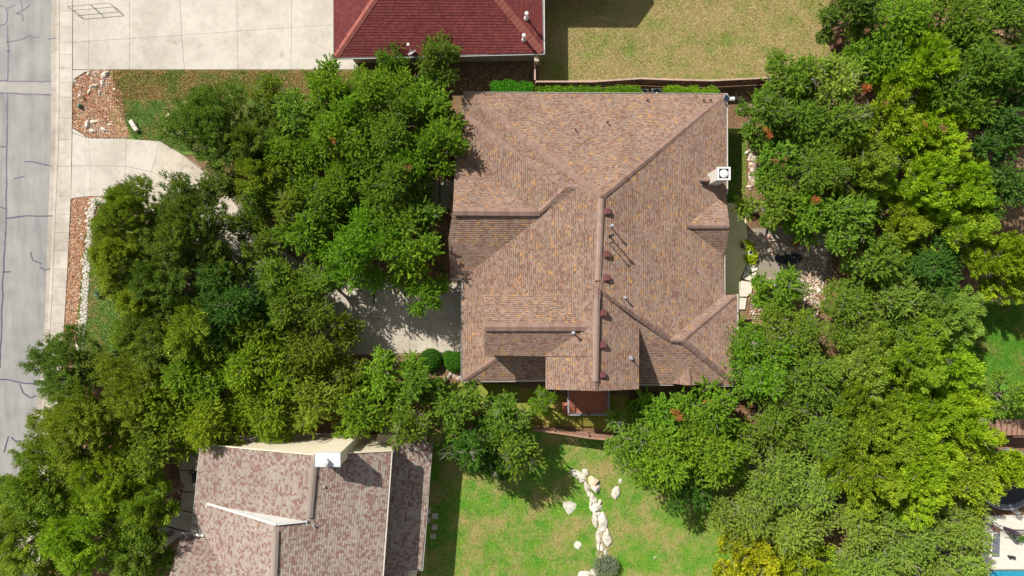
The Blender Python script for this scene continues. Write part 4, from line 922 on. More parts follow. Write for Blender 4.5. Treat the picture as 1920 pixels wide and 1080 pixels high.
# ------------------------------------------------------------------ grass blades (real tufts over the lawns in view)
def tufts(name, polypx, n, mat, h=.07, seed=1, z=.03):
    g = np.random.default_rng(seed); pts = np.array([P(a, b)[:2] for a, b in polypx]); mn, mx = pts.min(0), pts.max(0); c = np.zeros((0, 2))
    while len(c) < n:
        q = g.uniform(mn, mx, (n, 2)); x, y = q.T; ins = np.zeros(n, bool); j = len(pts) - 1
        for i in range(len(pts)):
            xi, yi, xj, yj = *pts[i], *pts[j]; ins ^= ((yi > y) != (yj > y)) & (x < (xj - xi) * (y - yi) / (yj - yi + 1e-12) + xi); j = i
        c = np.vstack([c, q[ins]])
    c = c[:n]; a_ = g.uniform(0, 2 * math.pi, n); hh = h * g.uniform(.5, 1.4, n); ww = .018 * g.uniform(.7, 1.5, n); ln = g.normal(0, .045, (n, 2))
    v = np.zeros((n, 3, 3)); v[:, 0, 0] = c[:, 0] - np.cos(a_) * ww; v[:, 0, 1] = c[:, 1] - np.sin(a_) * ww; v[:, 1, 0] = c[:, 0] + np.cos(a_) * ww; v[:, 1, 1] = c[:, 1] + np.sin(a_) * ww
    v[:, :2, 2] = z; v[:, 2, 0] = c[:, 0] + ln[:, 0]; v[:, 2, 1] = c[:, 1] + ln[:, 1]; v[:, 2, 2] = z + hh
    return tag(link(name, fastmesh(name, v.reshape(-1, 3), 3), None, mat), kind='stuff')
tufts('grass', [(1012, -10), (1558, -10), (1558, 148), (1012, 150)], 110000, M['grass_n'], .06, 1)
tufts('grass', [(806, 830), (1105, 824), (1400, 870), (1400, 1080), (800, 1080)], 110000, M['grass_s'], .07, 2)
tufts('grass', [(212, 132), (672, 133), (672, 189), (212, 189)], 42000, M['grass_fy'], .07, 3)
tufts('grass', [(215, 190), (560, 190), (500, 275), (345, 284), (250, 260)], 30000, M['grass_f'], .07, 4)
tufts('grass', [(155, 440), (330, 440), (330, 715), (145, 715)], 34000, M['grass_f'], .08, 5)
tufts('grass', [(1820, 570), (1920, 570), (1920, 720), (1820, 720)], 20000, M['grass_e'], .08, 6)
tufts('grass', [(1364, 250), (1397, 250), (1399, 378), (1364, 378)], 8000, M['grass_s'], .06, 7)
# ------------------------------------------------------------------ foliage
def unit(v): return v / (np.linalg.norm(v, axis=-1, keepdims=True) + 1e-9)
def leaves(centres, rad, per, size, g, style, ctone, axes=None):
    """centres (k,3), rad (k,), per leaves each; returns quads (n*4,3), tones"""
    k = len(centres); idx = np.repeat(np.arange(k), per); n = len(idx)
    d = unit(g.normal(0, 1, (n, 3)) + np.array([0, 0, .35])); rr = rad[idx] * g.uniform(.15, 1, n) ** .55
    sq = np.array([1, 1, .75])
    p = centres[idx] + d * rr[:, None] * sq
    if style == 'spray':                    # feathery: sprays reach out and up from the clump
        ou = unit(centres * np.array([1, 1, .3]) + 1e-6)[idx]
        s_ = g.uniform(-1, 1, n); side = unit(np.cross(ou, [0, 0, 1.0]))
        fan = unit(ou + side * s_[:, None] * .75 + np.array([0, 0, .35]))
        p = centres[idx] + fan * (rad[idx] * g.uniform(.05, 1.35, n))[:, None] + g.normal(0, .07, (n, 3)) + np.array([0, 0, .0])
        ax = unit(fan + g.normal(0, .35, (n, 3)))
    elif style == 'sprig':                  # leaves set along a short twig that leaves the bough outward
        A_ = axes[idx]; s_ = g.uniform(0, 1, n)
        p = centres[idx] + A_ * (s_ * rad[idx] * 2.3)[:, None] + unit(g.normal(0, 1, (n, 3))) * (rad[idx] * (.62 - .38 * s_) * g.uniform(.2, 1, n))[:, None]
        ax = unit(A_ * .9 + g.normal(0, .55, (n, 3)))
    else:
        ax = unit(d * .8 + g.normal(0, .75, (n, 3)) + np.array([0, 0, .2]))
    nr = unit(np.cross(ax, unit(g.normal(0, .8, (n, 3)) + 1e-3))); nr = unit(nr + np.array([0, 0, 1.0]) * np.sign(nr[:, 2:3] + 1e-6) * .5)
    sd = unit(np.cross(ax, nr))
    L_ = size * g.uniform(.6, 1.4, n)[:, None]; W_ = L_ * g.uniform(.28, .5, n)[:, None]
    v = np.stack([p - ax * L_ * .5, p + sd * W_ * .5, p + ax * L_ * .5, p - sd * W_ * .5], 1)
    tone = np.clip(ctone[idx] + g.normal(0, .17, n), 0, 1)
    return v.reshape(-1, 3), tone
def tree_data(seed, Rr, H, style='round', nl=7, leaf=.15, dens=1.0, twigs=0):
    """canopy radius Rr, height H. Lobes carried by limbs, puffs of leaves on the lobes."""
    g = np.random.default_rng(seed); lob = []
    lob.append((np.array([0, 0, H * .76]), Rr * .50))
    a0 = g.uniform(0, 6.28)
    for i in range(nl):
        a_ = a0 + i * 6.283 / nl + g.uniform(-.35, .35); r_ = Rr * g.uniform(.42, .78); s_ = Rr * g.uniform(.26, .42)
        lob.append((np.array([math.cos(a_) * r_, math.sin(a_) * r_, H * g.uniform(.50, .76) - .10 * r_]), s_))
    for i in range(max(2, nl // 2)):
        a_ = g.uniform(0, 6.28); r_ = Rr * g.uniform(.15, .45); lob.append((np.array([math.cos(a_) * r_, math.sin(a_) * r_, H * g.uniform(.78, .90)]), Rr * g.uniform(.22, .34)))
    C_, Rd, Tn, Ax = [], [], [], []
    for c, s_ in lob:
        big = style == 'spray'
        m_ = max(5, int((17 if big else 78) * (s_ / .95) ** 2 * dens)); lt = g.normal(0, .04)
        for _ in range(m_):
            d = unit(g.normal(0, 1, 3) + np.array([0, 0, .55])); rad = s_ * g.uniform(.50, 1.0) * (1 + .22 * math.sin(d[0] * 9 + seed) * math.sin(d[1] * 8 + 2 * seed))
            C_.append(c + d * rad * np.array([1, 1, .72])); Rd.append(g.uniform(.26, .50) if big else g.uniform(.10, .21)); Tn.append(.44 + lt + g.normal(0, .10)); Ax.append(unit(d + g.normal(0, .45, 3) + np.array([0, 0, .25])))
    C_ = np.array(C_); C_[:, 2] = np.maximum(C_[:, 2], H * .22); Rd = np.array(Rd); Tn = np.array(Tn)
    v, t = leaves(C_, Rd, 125 if style == 'spray' else 27, leaf * .86, g, 'spray' if style == 'spray' else 'sprig', Tn, np.array(Ax))
    # sparse inner leaves fill the crown so that gaps go dark, not empty
    Ci = np.array([c for c, s_ in lob]); Ri = np.array([s_ for c, s_ in lob]); v2, t2 = leaves(Ci - np.array([0, 0, .35]), Ri * .8, 420, leaf * 1.5, g, 'round', np.full(len(lob), .42))
    v = np.vstack([v, v2]); t = np.concatenate([t, t2])
    crown = fastmesh('crown', v, 4, t); crown.materials.append(M['leaf'])
    mb = MB(); th = .05 * Rr + .06; z0 = H * .30
    mb.tube([(0, 0, -.05), (.05, .03, z0 * .5), (0, 0, z0)], [th * 1.35, th, th * .85], 8)
    for c, s_ in lob:
        c = Vector(c); a_ = Vector((0, 0, z0 * g.uniform(.75, 1))); m1 = a_.lerp(c, .5) + Vector((g.uniform(-.2, .2), g.uniform(-.2, .2), .15)); mb.tube([a_, m1, c], [th * .55, th * .35, th * .18], 6)
        for _ in range(4):
            e = c + Vector(unit(g.normal(0, 1, 3) + np.array([0, 0, .5]))) * float(s_) * .95; k = c.lerp(e, .5) + Vector(g.normal(0, .07, 3)); mb.tube([m1.lerp(c, .7), k, e], [th * .16, th * .1, .012], 5, False)
    trunk = mesh('trunk', mb.v, mb.f); trunk.materials.append(M['bark'])
    tw = None
    if twigs:
        mt = MB()
        for _ in range(twigs):
            c, s_ = lob[g.integers(0, len(lob))]; st = Vector(c) + Vector(unit(g.normal(0, 1, 3) + np.array([0, 0, 1.6]))) * float(s_) * .8; dr = Vector(unit(g.normal(0, 1, 3) + np.array([0, 0, .2])))
            for q in range(4):
                d2 = (dr + Vector(g.normal(0, .4, 3))).normalized(); k = st + d2 * .35; e = k + (d2 + Vector(g.normal(0, .35, 3))).normalized() * .4; mt.tube([st, k, e], [.012, .008, .003], 4, False)
        tw = mesh('bare_twigs', mt.v, mt.f); tw.materials.append(M['twig'])
    return crown, trunk, tw
VAR = {}
def var(kind, i, size):
    key = (kind, i, size)
    if key not in VAR:
        Rr, H = dict(s=(2.1, 4.6), m=(3.4, 6.4), l=(4.7, 7.6))[size]; nl = dict(s=5, m=7, l=9)[size]; sd = hash((kind, i, size)) % 9999 if False else sum(map(ord, kind)) * 31 + i * 7 + ord(size)
        if kind == 'oak': d_ = tree_data(sd, Rr, H, 'round', nl, .15, 1.15)
        elif kind == 'dark': d_ = tree_data(sd, Rr, H, 'spray', nl + 1, .15, 1.2)
        elif kind == 'cedar': d_ = tree_data(sd, Rr, H, 'spray', nl + 1, .19, 1.05, 3)
        elif kind == 'airy': d_ = tree_data(sd, Rr, H, 'round', nl, .135, .90, 8)
        VAR[key] = (d_, Rr, H)
    return VAR[key]
COL = dict(bright=(.19, .33, .026), mid=(.18, .295, .034), dark=(.15, .225, .036), olive=(.21, .285, .03), blue=(.10, .205, .034), yel=(.265, .39, .018), lime=(.34, .48, .02), yg=(.24, .35, .024), grey=(.26, .375, .06), gold=(.36, .42, .022), deep=(.08, .18, .022))
dead = None
def tree(px_, py_, rpx, h, kind, c, label, cat='tree'):
    global dead
    h *= random.uniform(.90, 1.16); hc = h * .68; k = (CAMZ - hc) / CAMZ; rw = rpx * S * k
    size = 's' if rw < 2.7 else ('m' if rw < 4.1 else 'l'); (cr, tk, tw), Rr, H = var(kind, random.randrange(3), size)
    p = P(px_, py_, hc); e = empty('tree', (p.x, p.y, 0), random.uniform(0, 6.28)); tag(e, label, cat)
    sc_ = rw / Rr * 1.10; sz = h / H
    for nm, me in (('trunk', tk), ('crown', cr), ('bare_twigs', tw)):
        if me is None: continue
        o = bpy.data.objects.new(nm, me)
        if nm == 'bare_twigs': o['kind'] = 'stuff'
        col.objects.link(o); o.parent = e; o.scale = (sc_, sc_, sz)
        b = COL[c]; j = random.uniform(.88, 1.12); o.color = (b[0] * j * random.uniform(.88, 1.10), b[1] * j, b[2] * j, 1)
    return e
# px, py, radius px, height m, kind, colour, where
TREES = [
 # front garden, upper left
 (405, 238, 82, 5.6, 'dark', 'dark', 'dark feathery evergreen right of the stone ring on the front lawn'),
 (505, 172, 44, 4.2, 'airy', 'olive', 'small olive tree at the right end of the dry front lawn strip'),
 (612, 165, 52, 5.4, 'oak', 'bright', 'bright oak touching the long driveway edge left of the red roof'),
 (560, 215, 62, 5.6, 'oak', 'mid', 'mid green oak directly right of the dark feathery evergreen'),
 (700, 175, 66, 6.2, 'oak', 'bright', 'bright oak directly below the satellite dish'),
 (800, 185, 62, 6.0, 'oak', 'bright', 'bright oak below the small tree that overhangs the red roof'),
 (640, 260, 72, 6.6, 'oak', 'bright', 'bright oak in the middle of the front grove, third row'),
 (735, 262, 70, 6.4, 'oak', 'mid', 'mid green oak between the front grove middle and the roof'),
 (835, 262, 56, 6.4, 'oak', 'bright', 'bright oak overhanging the upper left corner of the brown roof'),
 (540, 300, 66, 5.8, 'oak', 'bright', 'bright oak below the mid green oak, right of the drive mouth'),
 (735, 345, 68, 6.2, 'oak', 'mid', 'mid green oak left of the entry walk'),
 (790, 400, 52, 5.6, 'oak', 'mid', 'mid green oak against the left gable of the brown roof'),
 (640, 355, 66, 6.0, 'oak', 'bright', 'bright oak near the centre of the front grove'),
 (412, 345, 52, 5.4, 'airy', 'dark', 'dark small tree over the bend of the driveway'),
 (545, 385, 52, 5.4, 'airy', 'olive', 'loose olive tree right of the driveway bend'),
 (505, 455, 44, 5.6, 'airy', 'mid', 'loose tree standing in the driveway bend, pale concrete showing through'),
 (585, 440, 62, 6.0, 'oak', 'bright', 'bright oak left of the front court'),
 (665, 475, 72, 7.6, 'oak', 'bright', 'bright oak over the upper left of the front court'),
 (760, 478, 66, 7.6, 'oak', 'bright', 'bright oak over the upper middle of the front court'),
 (805, 552, 40, 6.8, 'oak', 'bright', 'bright oak bough hanging over the front court near the garage'),
 (600, 530, 46, 5.8, 'airy', 'mid', 'loose tree at the upper left corner of the dappled court'),
 (520, 520, 48, 6.0, 'airy', 'mid', 'loose mid green tree between the bluish tree and the court'),
 (265, 560, 50, 5.2, 'dark', 'olive', 'olive bough over the middle of the verge grass'),
 (255, 625, 44, 5.0, 'dark', 'olive', 'olive bough over the lower part of the verge grass'),
 (475, 262, 52, 5.4, 'dark', 'dark', 'dark bough joining the feathery evergreen to the front grove'),
 (487, 330, 48, 5.4, 'dark', 'olive', 'olive tree between the feathery evergreen and the driveway bend'),
 (478, 385, 38, 5.2, 'airy', 'mid', 'thin tree right above the pale driveway sliver'),
 (452, 425, 34, 5.2, 'airy', 'olive', 'thin tree directly over the pale driveway sliver, left of centre'),
 (425, 500, 50, 5.8, 'dark', 'dark', 'dark crown right of the broad dark tree, above the bluish green tree'),
 (610, 395, 50, 5.8, 'oak', 'mid', 'mid green crown filling the centre of the front grove'),
 (700, 420, 52, 6.0, 'oak', 'bright', 'bright crown above the court, left of the gable'),
 (655, 215, 50, 6.2, 'oak', 'bright', 'bright crown in the upper front grove, between four others'),
 (775, 300, 48, 6.0, 'oak', 'bright', 'bright crown left of the roof shadow'),
 (285, 945, 54, 6.2, 'dark', 'olive', 'olive crown touching the neighbour walkway halfway down'),
 (640, 615, 36, 5.4, 'airy', 'olive', 'thin olive bough at the left edge of the dappled court'),
 (480, 615, 54, 6.0, 'oak', 'olive', 'olive crown right of the bluish green tree'),
 (300, 755, 60, 6.2, 'oak', 'yg', 'yellow green crown between the mailbox tree and the beige roof'),
 # left side
 (255, 400, 66, 6.0, 'dark', 'olive', 'olive tree next to the top of the long gravel strip'),
 (345, 430, 84, 6.8, 'dark', 'dark', 'broad dark tree in the middle left, nearest the driveway bend'),
 (235, 480, 66, 5.8, 'dark', 'olive', 'olive tree overhanging the white rock line'),
 (305, 525, 74, 6.2, 'dark', 'dark', 'dark tree above the verge grass'),
 (440, 575, 78, 6.6, 'oak', 'blue', 'bluish green tree in the middle of the left grove'),
 (365, 620, 66, 6.2, 'dark', 'olive', 'olive tree left of the bluish green tree'),
 (545, 570, 66, 7.2, 'oak', 'mid', 'mid green tree left of the dappled court'),
 (300, 640, 56, 5.6, 'dark', 'dark', 'dark tree at the right edge of the verge grass'),
 (130, 690, 68, 5.0, 'dark', 'dark', 'dark feathery tree overhanging the kerb at the bottom of the gravel strip'),
 (590, 655, 66, 6.0, 'oak', 'olive', 'olive tree at the lower left corner of the dappled court'),
 (475, 680, 76, 6.4, 'oak', 'yg', 'yellow green tree below the bluish green tree'),
 (370, 710, 76, 6.4, 'oak', 'yg', 'yellow green tree right of the small mailbox tree'),
 (255, 745, 84, 6.6, 'dark', 'olive', 'olive tree below the mailbox'),
 (150, 800, 84, 6.4, 'dark', 'olive', 'olive tree at the road edge, second up from the corner group'),
 (90, 895, 88, 6.6, 'dark', 'olive', 'olive tree overhanging the road at the lower left'),
 (200, 890, 84, 6.8, 'dark', 'yg', 'yellow green tree left of the neighbour walkway'),
 (50, 1010, 92, 6.6, 'dark', 'olive', 'olive tree in the bottom left corner'),
 (170, 1000, 88, 6.8, 'dark', 'yg', 'yellow green tree along the bottom edge, second from the corner'),
 (265, 1040, 62, 6.0, 'dark', 'dark', 'dark tree touching the lower left corner of the beige roof'),
 (290, 850, 56, 6.0, 'oak', 'olive', 'olive tree above the neighbour walkway'),
 (395, 790, 68, 6.2, 'oak', 'yg', 'yellow green tree over the top left of the beige roof'),
 (500, 770, 70, 6.2, 'oak', 'yg', 'yellow green tree over the top of the beige roof, left of its chimney'),
 (600, 745, 64, 6.2, 'oak', 'olive', 'olive tree above the beige roof chimney'),
 (680, 775, 62, 6.4, 'oak', 'bright', 'bright oak just right of the beige roof chimney'),
 (720, 705, 64, 5.8, 'oak', 'bright', 'bright oak under the lower edge of the front court'),
 (780, 715, 48, 5.2, 'oak', 'mid', 'mid green oak left of the curved stone edging'),
 (765, 795, 52, 6.0, 'airy', 'mid', 'mid green loose tree over the lower roof of the beige house'),
 (655, 700, 40, 5.4, 'airy', 'olive', 'thin olive tree at the lower left of the front court'),
 (855, 760, 58, 5.6, 'oak', 'mid', 'mid green tree below the lower left corner of the brown roof'),
 (945, 775, 54, 5.6, 'airy', 'mid', 'loose mid green tree below the dormer roof'),
 (880, 830, 58, 5.8, 'airy', 'deep', 'dark green tree casting shade on the lower lawn'),
 (970, 835, 54, 5.4, 'airy', 'mid', 'loose tree over the lower fence, left of the deck'),
 (930, 870, 40, 5.0, 'airy', 'deep', 'deep green bough casting shade in the middle of the lower lawn'),
 (1012, 757, 28, 4.0, 'airy', 'bright', 'slim bright tree left of the small deck'),
 # big tree right of the deck
 (1235, 775, 56, 5.6, 'oak', 'bright', 'bright tree touching the lower eave right of the deck'),
 (1340, 775, 62, 5.8, 'oak', 'bright', 'bright tree under the lower right corner of the brown roof'),
 (1175, 830, 56, 5.4, 'airy', 'mid', 'mid green tree at the right end of the lower fence'),
 (1245, 855, 78, 6.2, 'oak', 'bright', 'broad bright tree at the top of the lower lawn'),
 (1345, 850, 72, 6.2, 'oak', 'bright', 'broad bright tree right of the lower lawn top'),
 (1300, 915, 52, 5.2, 'oak', 'deep', 'deep green tree casting shade at the right of the lower lawn'),
 # right, upper
 (1595, 18, 62, 6.4, 'oak', 'dark', 'dark tree at the top edge right of the back lawn'),
 (1690, 40, 78, 7.0, 'oak', 'bright', 'bright tree at the top edge, second right of the back lawn'),
 (1800, 40, 82, 7.4, 'oak', 'mid', 'mid green tree at the top edge near the right corner'),
 (1890, 30, 76, 7.0, 'oak', 'mid', 'mid green tree in the top right corner'),
 (1835, 130, 84, 7.4, 'oak', 'mid', 'tall mid green tree below the top right corner'),
 (1905, 140, 62, 6.8, 'oak', 'deep', 'deep green tree at the right edge, below the corner'),
 (1645, 105, 62, 6.4, 'oak', 'bright', 'bright tree behind the short red brown fence'),
 (1480, 150, 56, 5.8, 'oak', 'mid', 'mid green tree over the right end of the long brown fence'),
 (1560, 150, 62, 6.2, 'airy', 'grey', 'grey green tree below the short red brown fence'),
 (1432, 210, 58, 5.6, 'airy', 'mid', 'mid green tree beside the solar floodlight'),
 (1500, 225, 66, 6.2, 'oak', 'mid', 'mid green tree second from the brown roof, upper right'),
 (1585, 240, 66, 6.4, 'airy', 'mid', 'loose tree with a rusty dead tuft, upper right'),
 (1730, 130, 76, 6.6, 'cedar', 'yel', 'yellow green cedar nearest the top right group'),
 (1680, 215, 62, 6.4, 'cedar', 'yg', 'smaller yellow green cedar left of the big cedar'),
 (1740, 250, 78, 6.8, 'cedar', 'yel', 'big yellow green cedar, uppermost of the cedar cluster'),
 (1450, 300, 55, 5.6, 'oak', 'mid', 'mid green tree beside the narrow lawn and chimney'),
 (1520, 320, 72, 6.4, 'airy', 'mid', 'loose mid green tree two crowns right of the chimney'),
 (1610, 320, 66, 6.4, 'cedar', 'olive', 'olive cedar left of the bright cedar cluster'),
 (1720, 350, 80, 7.0, 'cedar', 'yel', 'brightest yellow cedar in the middle of the cluster'),
 (1800, 360, 66, 6.8, 'cedar', 'yel', 'yellow cedar at the right of the cluster'),
 (1880, 250, 62, 6.4, 'oak', 'blue', 'bluish green tree at the right edge below the gap'),
 (1885, 350, 66, 6.4, 'oak', 'blue', 'bluish green tree at the right edge, halfway up'),
 (1450, 385, 57, 5.8, 'oak', 'mid', 'mid green tree right of the bay roof'),
 (1515, 402, 56, 5.6, 'oak', 'bright', 'bright tree just above the terracotta urn'),
 (1590, 410, 66, 6.2, 'oak', 'mid', 'mid green tree right of the stone bank'),
 (1680, 430, 66, 6.4, 'cedar', 'yg', 'yellow green cedar under the bright cedar'),
 (1790, 440, 56, 6.0, 'cedar', 'yg', 'yellow green cedar above the dark gap on the right'),
 (1895, 490, 70, 6.6, 'cedar', 'yel', 'yellow green round tree at the right edge'),
 (1640, 490, 62, 6.2, 'oak', 'mid', 'mid green tree in the middle of the right wood'),
 (1740, 500, 66, 6.2, 'oak', 'blue', 'bluish tree left of the dark dirt gap'),
 (1468, 545, 54, 4.8, 'airy', 'bright', 'loose bright tree below the black pond'),
 (1398, 632, 50, 5.0, 'airy', 'bright', 'loose bright tree touching the right eave of the brown roof'),
 (1490, 620, 66, 5.6, 'airy', 'mid', 'loose tree with pale twigs right of the brown roof'),
 (1590, 580, 66, 6.0, 'airy', 'mid', 'loose mid green tree in the middle right wood'),
 (1680, 560, 76, 6.4, 'airy', 'grey', 'grey green tree in the middle of the right wood'),
 (1765, 590, 72, 6.2, 'cedar', 'grey', 'grey green cedar left of the vivid glade'),
 (1430, 700, 66, 5.6, 'airy', 'bright', 'loose bright tree right of the lower right roof corner'),
 (1525, 710, 72, 6.0, 'airy', 'mid', 'mid green tree with pale twigs, lower middle right'),
 (1620, 680, 72, 6.2, 'cedar', 'grey', 'grey green cedar in the centre of the right wood'),
 (1705, 670, 72, 6.4, 'cedar', 'yg', 'yellow green cedar below the grey green tree'),
 (1772, 690, 62, 6.2, 'cedar', 'yel', 'yellow cedar left of the glade bottom'),
 (1900, 745, 50, 5.0, 'airy', 'mid', 'dark loose tree above the red brown shed'),
 (1450, 790, 72, 6.0, 'airy', 'mid', 'mid green tree right of the broad bright trees'),
 (1545, 805, 76, 6.2, 'airy', 'mid', 'mid green tree with reddish gaps below'),
 (1640, 780, 78, 6.4, 'cedar', 'yg', 'yellow green cedar at the lower centre of the wood'),
 (1740, 780, 80, 6.8, 'cedar', 'yel', 'tall yellow green cedar left of the shed'),
 (1806, 792, 58, 6.4, 'cedar', 'yel', 'yellow green cedar touching the shed'),
 (1435, 890, 74, 6.2, 'airy', 'grey', 'grey green tree right of the lower lawn'),
 (1520, 910, 72, 6.2, 'airy', 'grey', 'grey green tree, second right of the lower lawn'),
 (1620, 880, 80, 6.6, 'cedar', 'yg', 'broad yellow green cedar above the bottom right wood'),
 (1720, 890, 80, 6.8, 'cedar', 'yel', 'bright feathery cedar left of the trampoline, two crowns away'),
 (1800, 890, 60, 6.4, 'cedar', 'yg', 'yellow green cedar next to the trampoline'),
 (1878, 870, 50, 6.2, 'cedar', 'yel', 'yellow green cedar overhanging the top of the trampoline'),
 (1400, 970, 66, 5.8, 'airy', 'grey', 'grey green tree at the right edge of the lower lawn'),
 (1490, 990, 70, 6.0, 'airy', 'grey', 'grey green tree above the golden tree'),
 (1610, 990, 66, 6.2, 'airy', 'grey', 'grey green tree in the lower right wood, beside the reddish gap'),
 (1700, 1000, 78, 6.4, 'airy', 'grey', 'broad grey green tree in the lower right wood'),
 (1795, 975, 66, 6.2, 'airy', 'grey', 'grey green tree left of the terrace mat'),
 (1400, 1050, 58, 5.4, 'cedar', 'gold', 'golden tree at the bottom edge right of the lower lawn'),
 (1480, 1060, 62, 5.6, 'cedar', 'gold', 'golden tree at the bottom edge, second from the lawn'),
 (1620, 1070, 66, 6.2, 'airy', 'grey', 'grey green tree at the bottom edge right of the golden trees'),
 (1725, 1080, 76, 6.2, 'airy', 'grey', 'grey green tree at the bottom edge, nearest the pool but one'),
 (1805, 1060, 56, 5.8, 'airy', 'grey', 'grey green tree at the bottom edge beside the pool'),
 (1535, 1070, 42, 5.4, 'cedar', 'yg', 'yellow green small tree at the bottom edge beside the golden trees'),
 # over the red roof eave
 (826, 103, 47, 6.0, 'oak', 'dark', 'dark round tree overhanging the eave of the red roof'),
 (730, 118, 34, 5.0, 'oak', 'mid', 'small mid green tree under the red roof eave left of the dish'),
]
ED = {}
for row in TREES:
    e = tree(*row); ED[(row[0], row[1])] = e
# rusty dead tufts, each a part of the tree that carries it
def tuft_mesh(seed, Rr, n=260):
    g = np.random.default_rng(seed); c = g.normal(0, Rr * .5, (5, 3)); v, t = leaves(c, np.full(5, Rr * .6), n // 5, .13, g, 'round', np.full(5, .5)); me = fastmesh('dead_foliage', v, 4, t); me.materials.append(M['leaf']); return me
DT = [tuft_mesh(s_, .5) for s_ in (1, 2, 3)]
for i, (x, y, h, s_, c) in enumerate([(1625, 168, 6.3, .9, 'r'), (1443, 253, 5.5, .8, 'r'), (1458, 300, 5.2, .7, 'b'), (1530, 377, 5.6, .8, 'r'), (1273, 780, 5.6, .9, 'r'), (1325, 752, 5.4, .4, 'r'), (768, 317, 6.2, .8, 'b'), (627, 266, 6.6, .4, 'r'),
                                       (1545, 555, 5.6, .9, 'b'), (1660, 195, 6.2, .5, 'b'), (1770, 245, 6.6, .6, 'b'), (1395, 762, 5.2, .6, 'b'), (1625, 60, 6.4, .5, 'b'), (1735, 235, 6.6, .4, 'r'), (985, 1036, 0, 0, 'b')]):
    if s_ == 0: continue
    best = min(TREES, key=lambda r_: math.dist((x, y), r_[:2])); e = ED[(best[0], best[1])]; o = bpy.data.objects.new('dead_foliage', DT[i % 3]); col.objects.link(o); o.parent = e; o.matrix_parent_inverse = world(e).inverted()
    p = P(x, y, h); o.location = p + Vector((0, 0, .1)); o.scale = (s_,) * 3; o.color = (.42, .14, .055, 1) if c == 'r' else (.30, .16, .085, 1); o['label'] = 'rusty dead foliage'
# bushes and hedges
def bush(name, pts, rad, per, size, c, label, cat, z=.5, style='round', seed=5, dome=.5, shrink=1):
    g = np.random.default_rng(seed); cs_ = np.array([tuple(P(x, y, z)) for x, y in pts]); v, t = leaves(cs_, np.full(len(cs_), rad), per, size, g, style, .45 + g.normal(0, .06, len(cs_)))
    v[:, 2] = np.maximum(v[:, 2], .03); e = empty(name, (float(cs_[:, 0].mean()), float(cs_[:, 1].mean()), 0)); tag(e, label, cat)
    o = link('leaves', fastmesh('leaves', v, 4, t), e, M['leaf']); o.color = (*c, 1)
    m_ = MB()
    for q in cs_[::max(1, len(cs_) // 12)]: m_.tube([(q[0], q[1], 0), (q[0] + .05, q[1], z)], [.03, .015], 5)
    m_.build('stem', M['bark'], e); return e
def shell(name, px_, py_, r_, c, label):       # clipped round bush: leaves in a tight dome shell
    g = np.random.default_rng(int(px_)); n = 5200; d = unit(g.normal(0, 1, (n, 3))); d[:, 2] = abs(d[:, 2]); hr = r_ * .9
    p = d * (r_ * g.uniform(.86, 1.03, n))[:, None]; cc_ = P(px_, py_, .6); ax = unit(d + g.normal(0, .7, (n, 3))); sd = unit(np.cross(ax, d + g.normal(0, .3, (n, 3)))); L_ = .09
    v = np.stack([p - ax * L_ * .5, p + sd * .028, p + ax * L_ * .5, p - sd * .028], 1).reshape(-1, 3); v[:, 2] *= .95; v += np.array([cc_.x, cc_.y, .18])
    e = empty(name, (cc_.x, cc_.y, 0)); tag(e, label, 'bush'); o = link('leaves', fastmesh('leaves', v, 4, np.clip(g.normal(.5, .13, n), 0, 1)), e, M['leaf']); o.color = (*c, 1)
    m_ = MB(); v2 = []; m_.tube([(cc_.x, cc_.y, 0), (cc_.x, cc_.y, hr * .7)], [.05, .03], 6); m_.build('stem', M['bark'], e)
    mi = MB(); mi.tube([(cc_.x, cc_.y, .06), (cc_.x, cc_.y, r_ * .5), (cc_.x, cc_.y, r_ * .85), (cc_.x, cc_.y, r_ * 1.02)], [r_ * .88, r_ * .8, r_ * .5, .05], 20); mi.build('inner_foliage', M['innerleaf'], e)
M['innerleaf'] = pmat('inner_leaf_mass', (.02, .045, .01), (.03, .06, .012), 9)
shell('round_bush', 807, 676, .98, (.055, .165, .015), 'clipped round green bush below the front court, left of the pair by the wall')
shell('round_bush', 852, 679, .88, (.065, .20, .015), 'clipped round green bush against the lower left corner wall')
shell('round_bush', 840, 669, .48, (.075, .20, .02), 'smallest clipped round bush, tucked between the two larger ones')
g_ = np.random.default_rng(3)
line = lambda x0, x1, y0, y1, n: [(x, g_.uniform(y0, y1)) for x in np.linspace(x0, x1, n)]
bush('hedge', line(926, 994, 158, 182, 60), .45, 190, .13, (.09, .30, .02), 'bright green rounded hedge at the upper left of the brown roof', 'hedge', 1.5)
bush('hedge', line(1012, 1200, 165, 182, 96), .38, 170, .13, (.16, .32, .02), 'long green hedge between the long brown fence and the roof', 'hedge', 1.55, seed=6)
bush('hedge', line(1248, 1342, 166, 182, 52), .38, 170, .13, (.22, .38, .02), 'yellow green hedge right of the air conditioners', 'hedge', 1.55, seed=7)
bush('lime_plant', [(1403, 462), (1408, 468), (1412, 480), (1410, 488), (1402, 484), (1398, 458)], .42, 150, .22, (.42, .52, .02), 'lime green broad leaved plant around the small white pot', 'plant', .35, seed=8)
bush('lime_plant', [(1424, 543), (1432, 536), (1436, 548), (1428, 556), (1440, 540), (1434, 562), (1442, 572), (1446, 584)], .5, 150, .24, (.42, .52, .02), 'lime green bush below the white flagstones', 'plant', .9, seed=9)
bush('grey_shrub', [(1135 + 17 * math.cos(a_), 1062 + 15 * math.sin(a_)) for a_ in np.linspace(0, 6.2, 14)] + [(1135, 1060)] * 5, .42, 150, .14, (.23, .27, .19), 'pale grey green shrub at the foot of the boulder row', 'shrub', .6, seed=10)
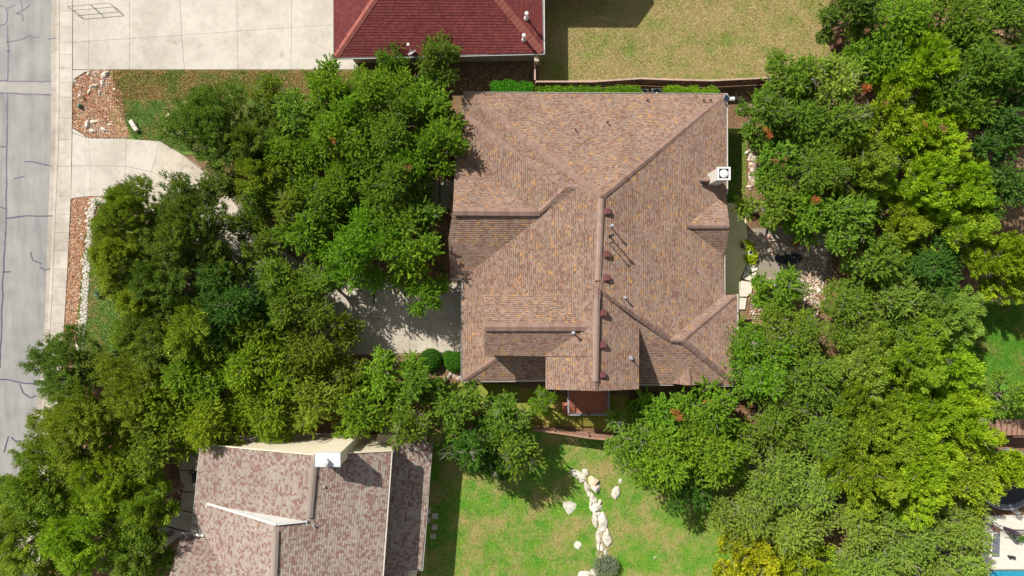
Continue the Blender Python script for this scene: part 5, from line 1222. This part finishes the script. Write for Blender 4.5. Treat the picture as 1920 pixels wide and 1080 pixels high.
bush('agave', [(186, 545), (190, 541), (183, 549)], .32, 70, .34, (.16, .26, .20), 'pale blue green agave on the verge grass', 'plant', .3, seed=11)
bush('climber', [(1398, 390), (1404, 386), (1394, 387), (1408, 394)], .38, 120, .17, (.07, .17, .02), 'dark leafed shrub at the top corner of the olive patio', 'shrub', .6, seed=12)
bush('shrub', [(362, 845), (368, 850), (372, 842)], .4, 120, .15, (.03, .12, .02), 'deep green shrub at the top of the neighbour walkway', 'shrub', .6, seed=13)
bush('shrub', line(1180, 1230, 735, 760, 12), .5, 60, .15, (.05, .08, .02), 'dark sparse shrub in the shade right of the deck', 'shrub', .6, seed=14)
bush('shrub', [(1900, 1003), (1912, 1010), (1917, 1006)], .35, 90, .16, (.10, .20, .03), 'green potted shrub at the right edge of the terrace', 'shrub', .5, seed=15)
bush('shrub', [(828, 450), (830, 470), (826, 500), (832, 512)], .4, 80, .15, (.05, .12, .02), 'low shrub against the left gable wall', 'shrub', .4, seed=16)
scatter('leaf_debris', [(820, 425), (845, 425), (845, 525), (820, 525)], 900, .05, M['litter'], z=.02, seed=51, flat=.3)
scatter('leaf_debris', [(860, 130), (1002, 120), (1002, 170), (860, 170)], 1500, .05, M['litter'], z=.0, seed=52, flat=.3)

scatter('leaf_litter', [(520, 200), (860, 200), (835, 530), (640, 530), (640, 660), (860, 700), (820, 800), (380, 830), (330, 1080), (60, 1080), (110, 760), (240, 640), (330, 560), (250, 380), (380, 300)], 38000, .045, M['litter'], z=.03, seed=61, flat=.25)
scatter('leaf_litter', [(1420, 180), (1560, 80), (1920, 20), (1920, 560), (1840, 560), (1800, 700), (1900, 800), (1840, 1060), (1420, 1060), (1400, 740), (1540, 640), (1560, 430), (1420, 400)], 42000, .05, M['litter'], z=.03, seed=62, flat=.25)

scatter('leaf_litter', [(640, 530), (866, 532), (866, 660), (640, 662)], 500, .035, M['litter'], z=.1, seed=63, flat=.2)
scatter('leaf_litter', [(300, 300), (420, 320), (640, 510), (600, 640), (420, 500), (330, 420)], 1500, .035, M['litter'], z=.1, seed=64, flat=.2)
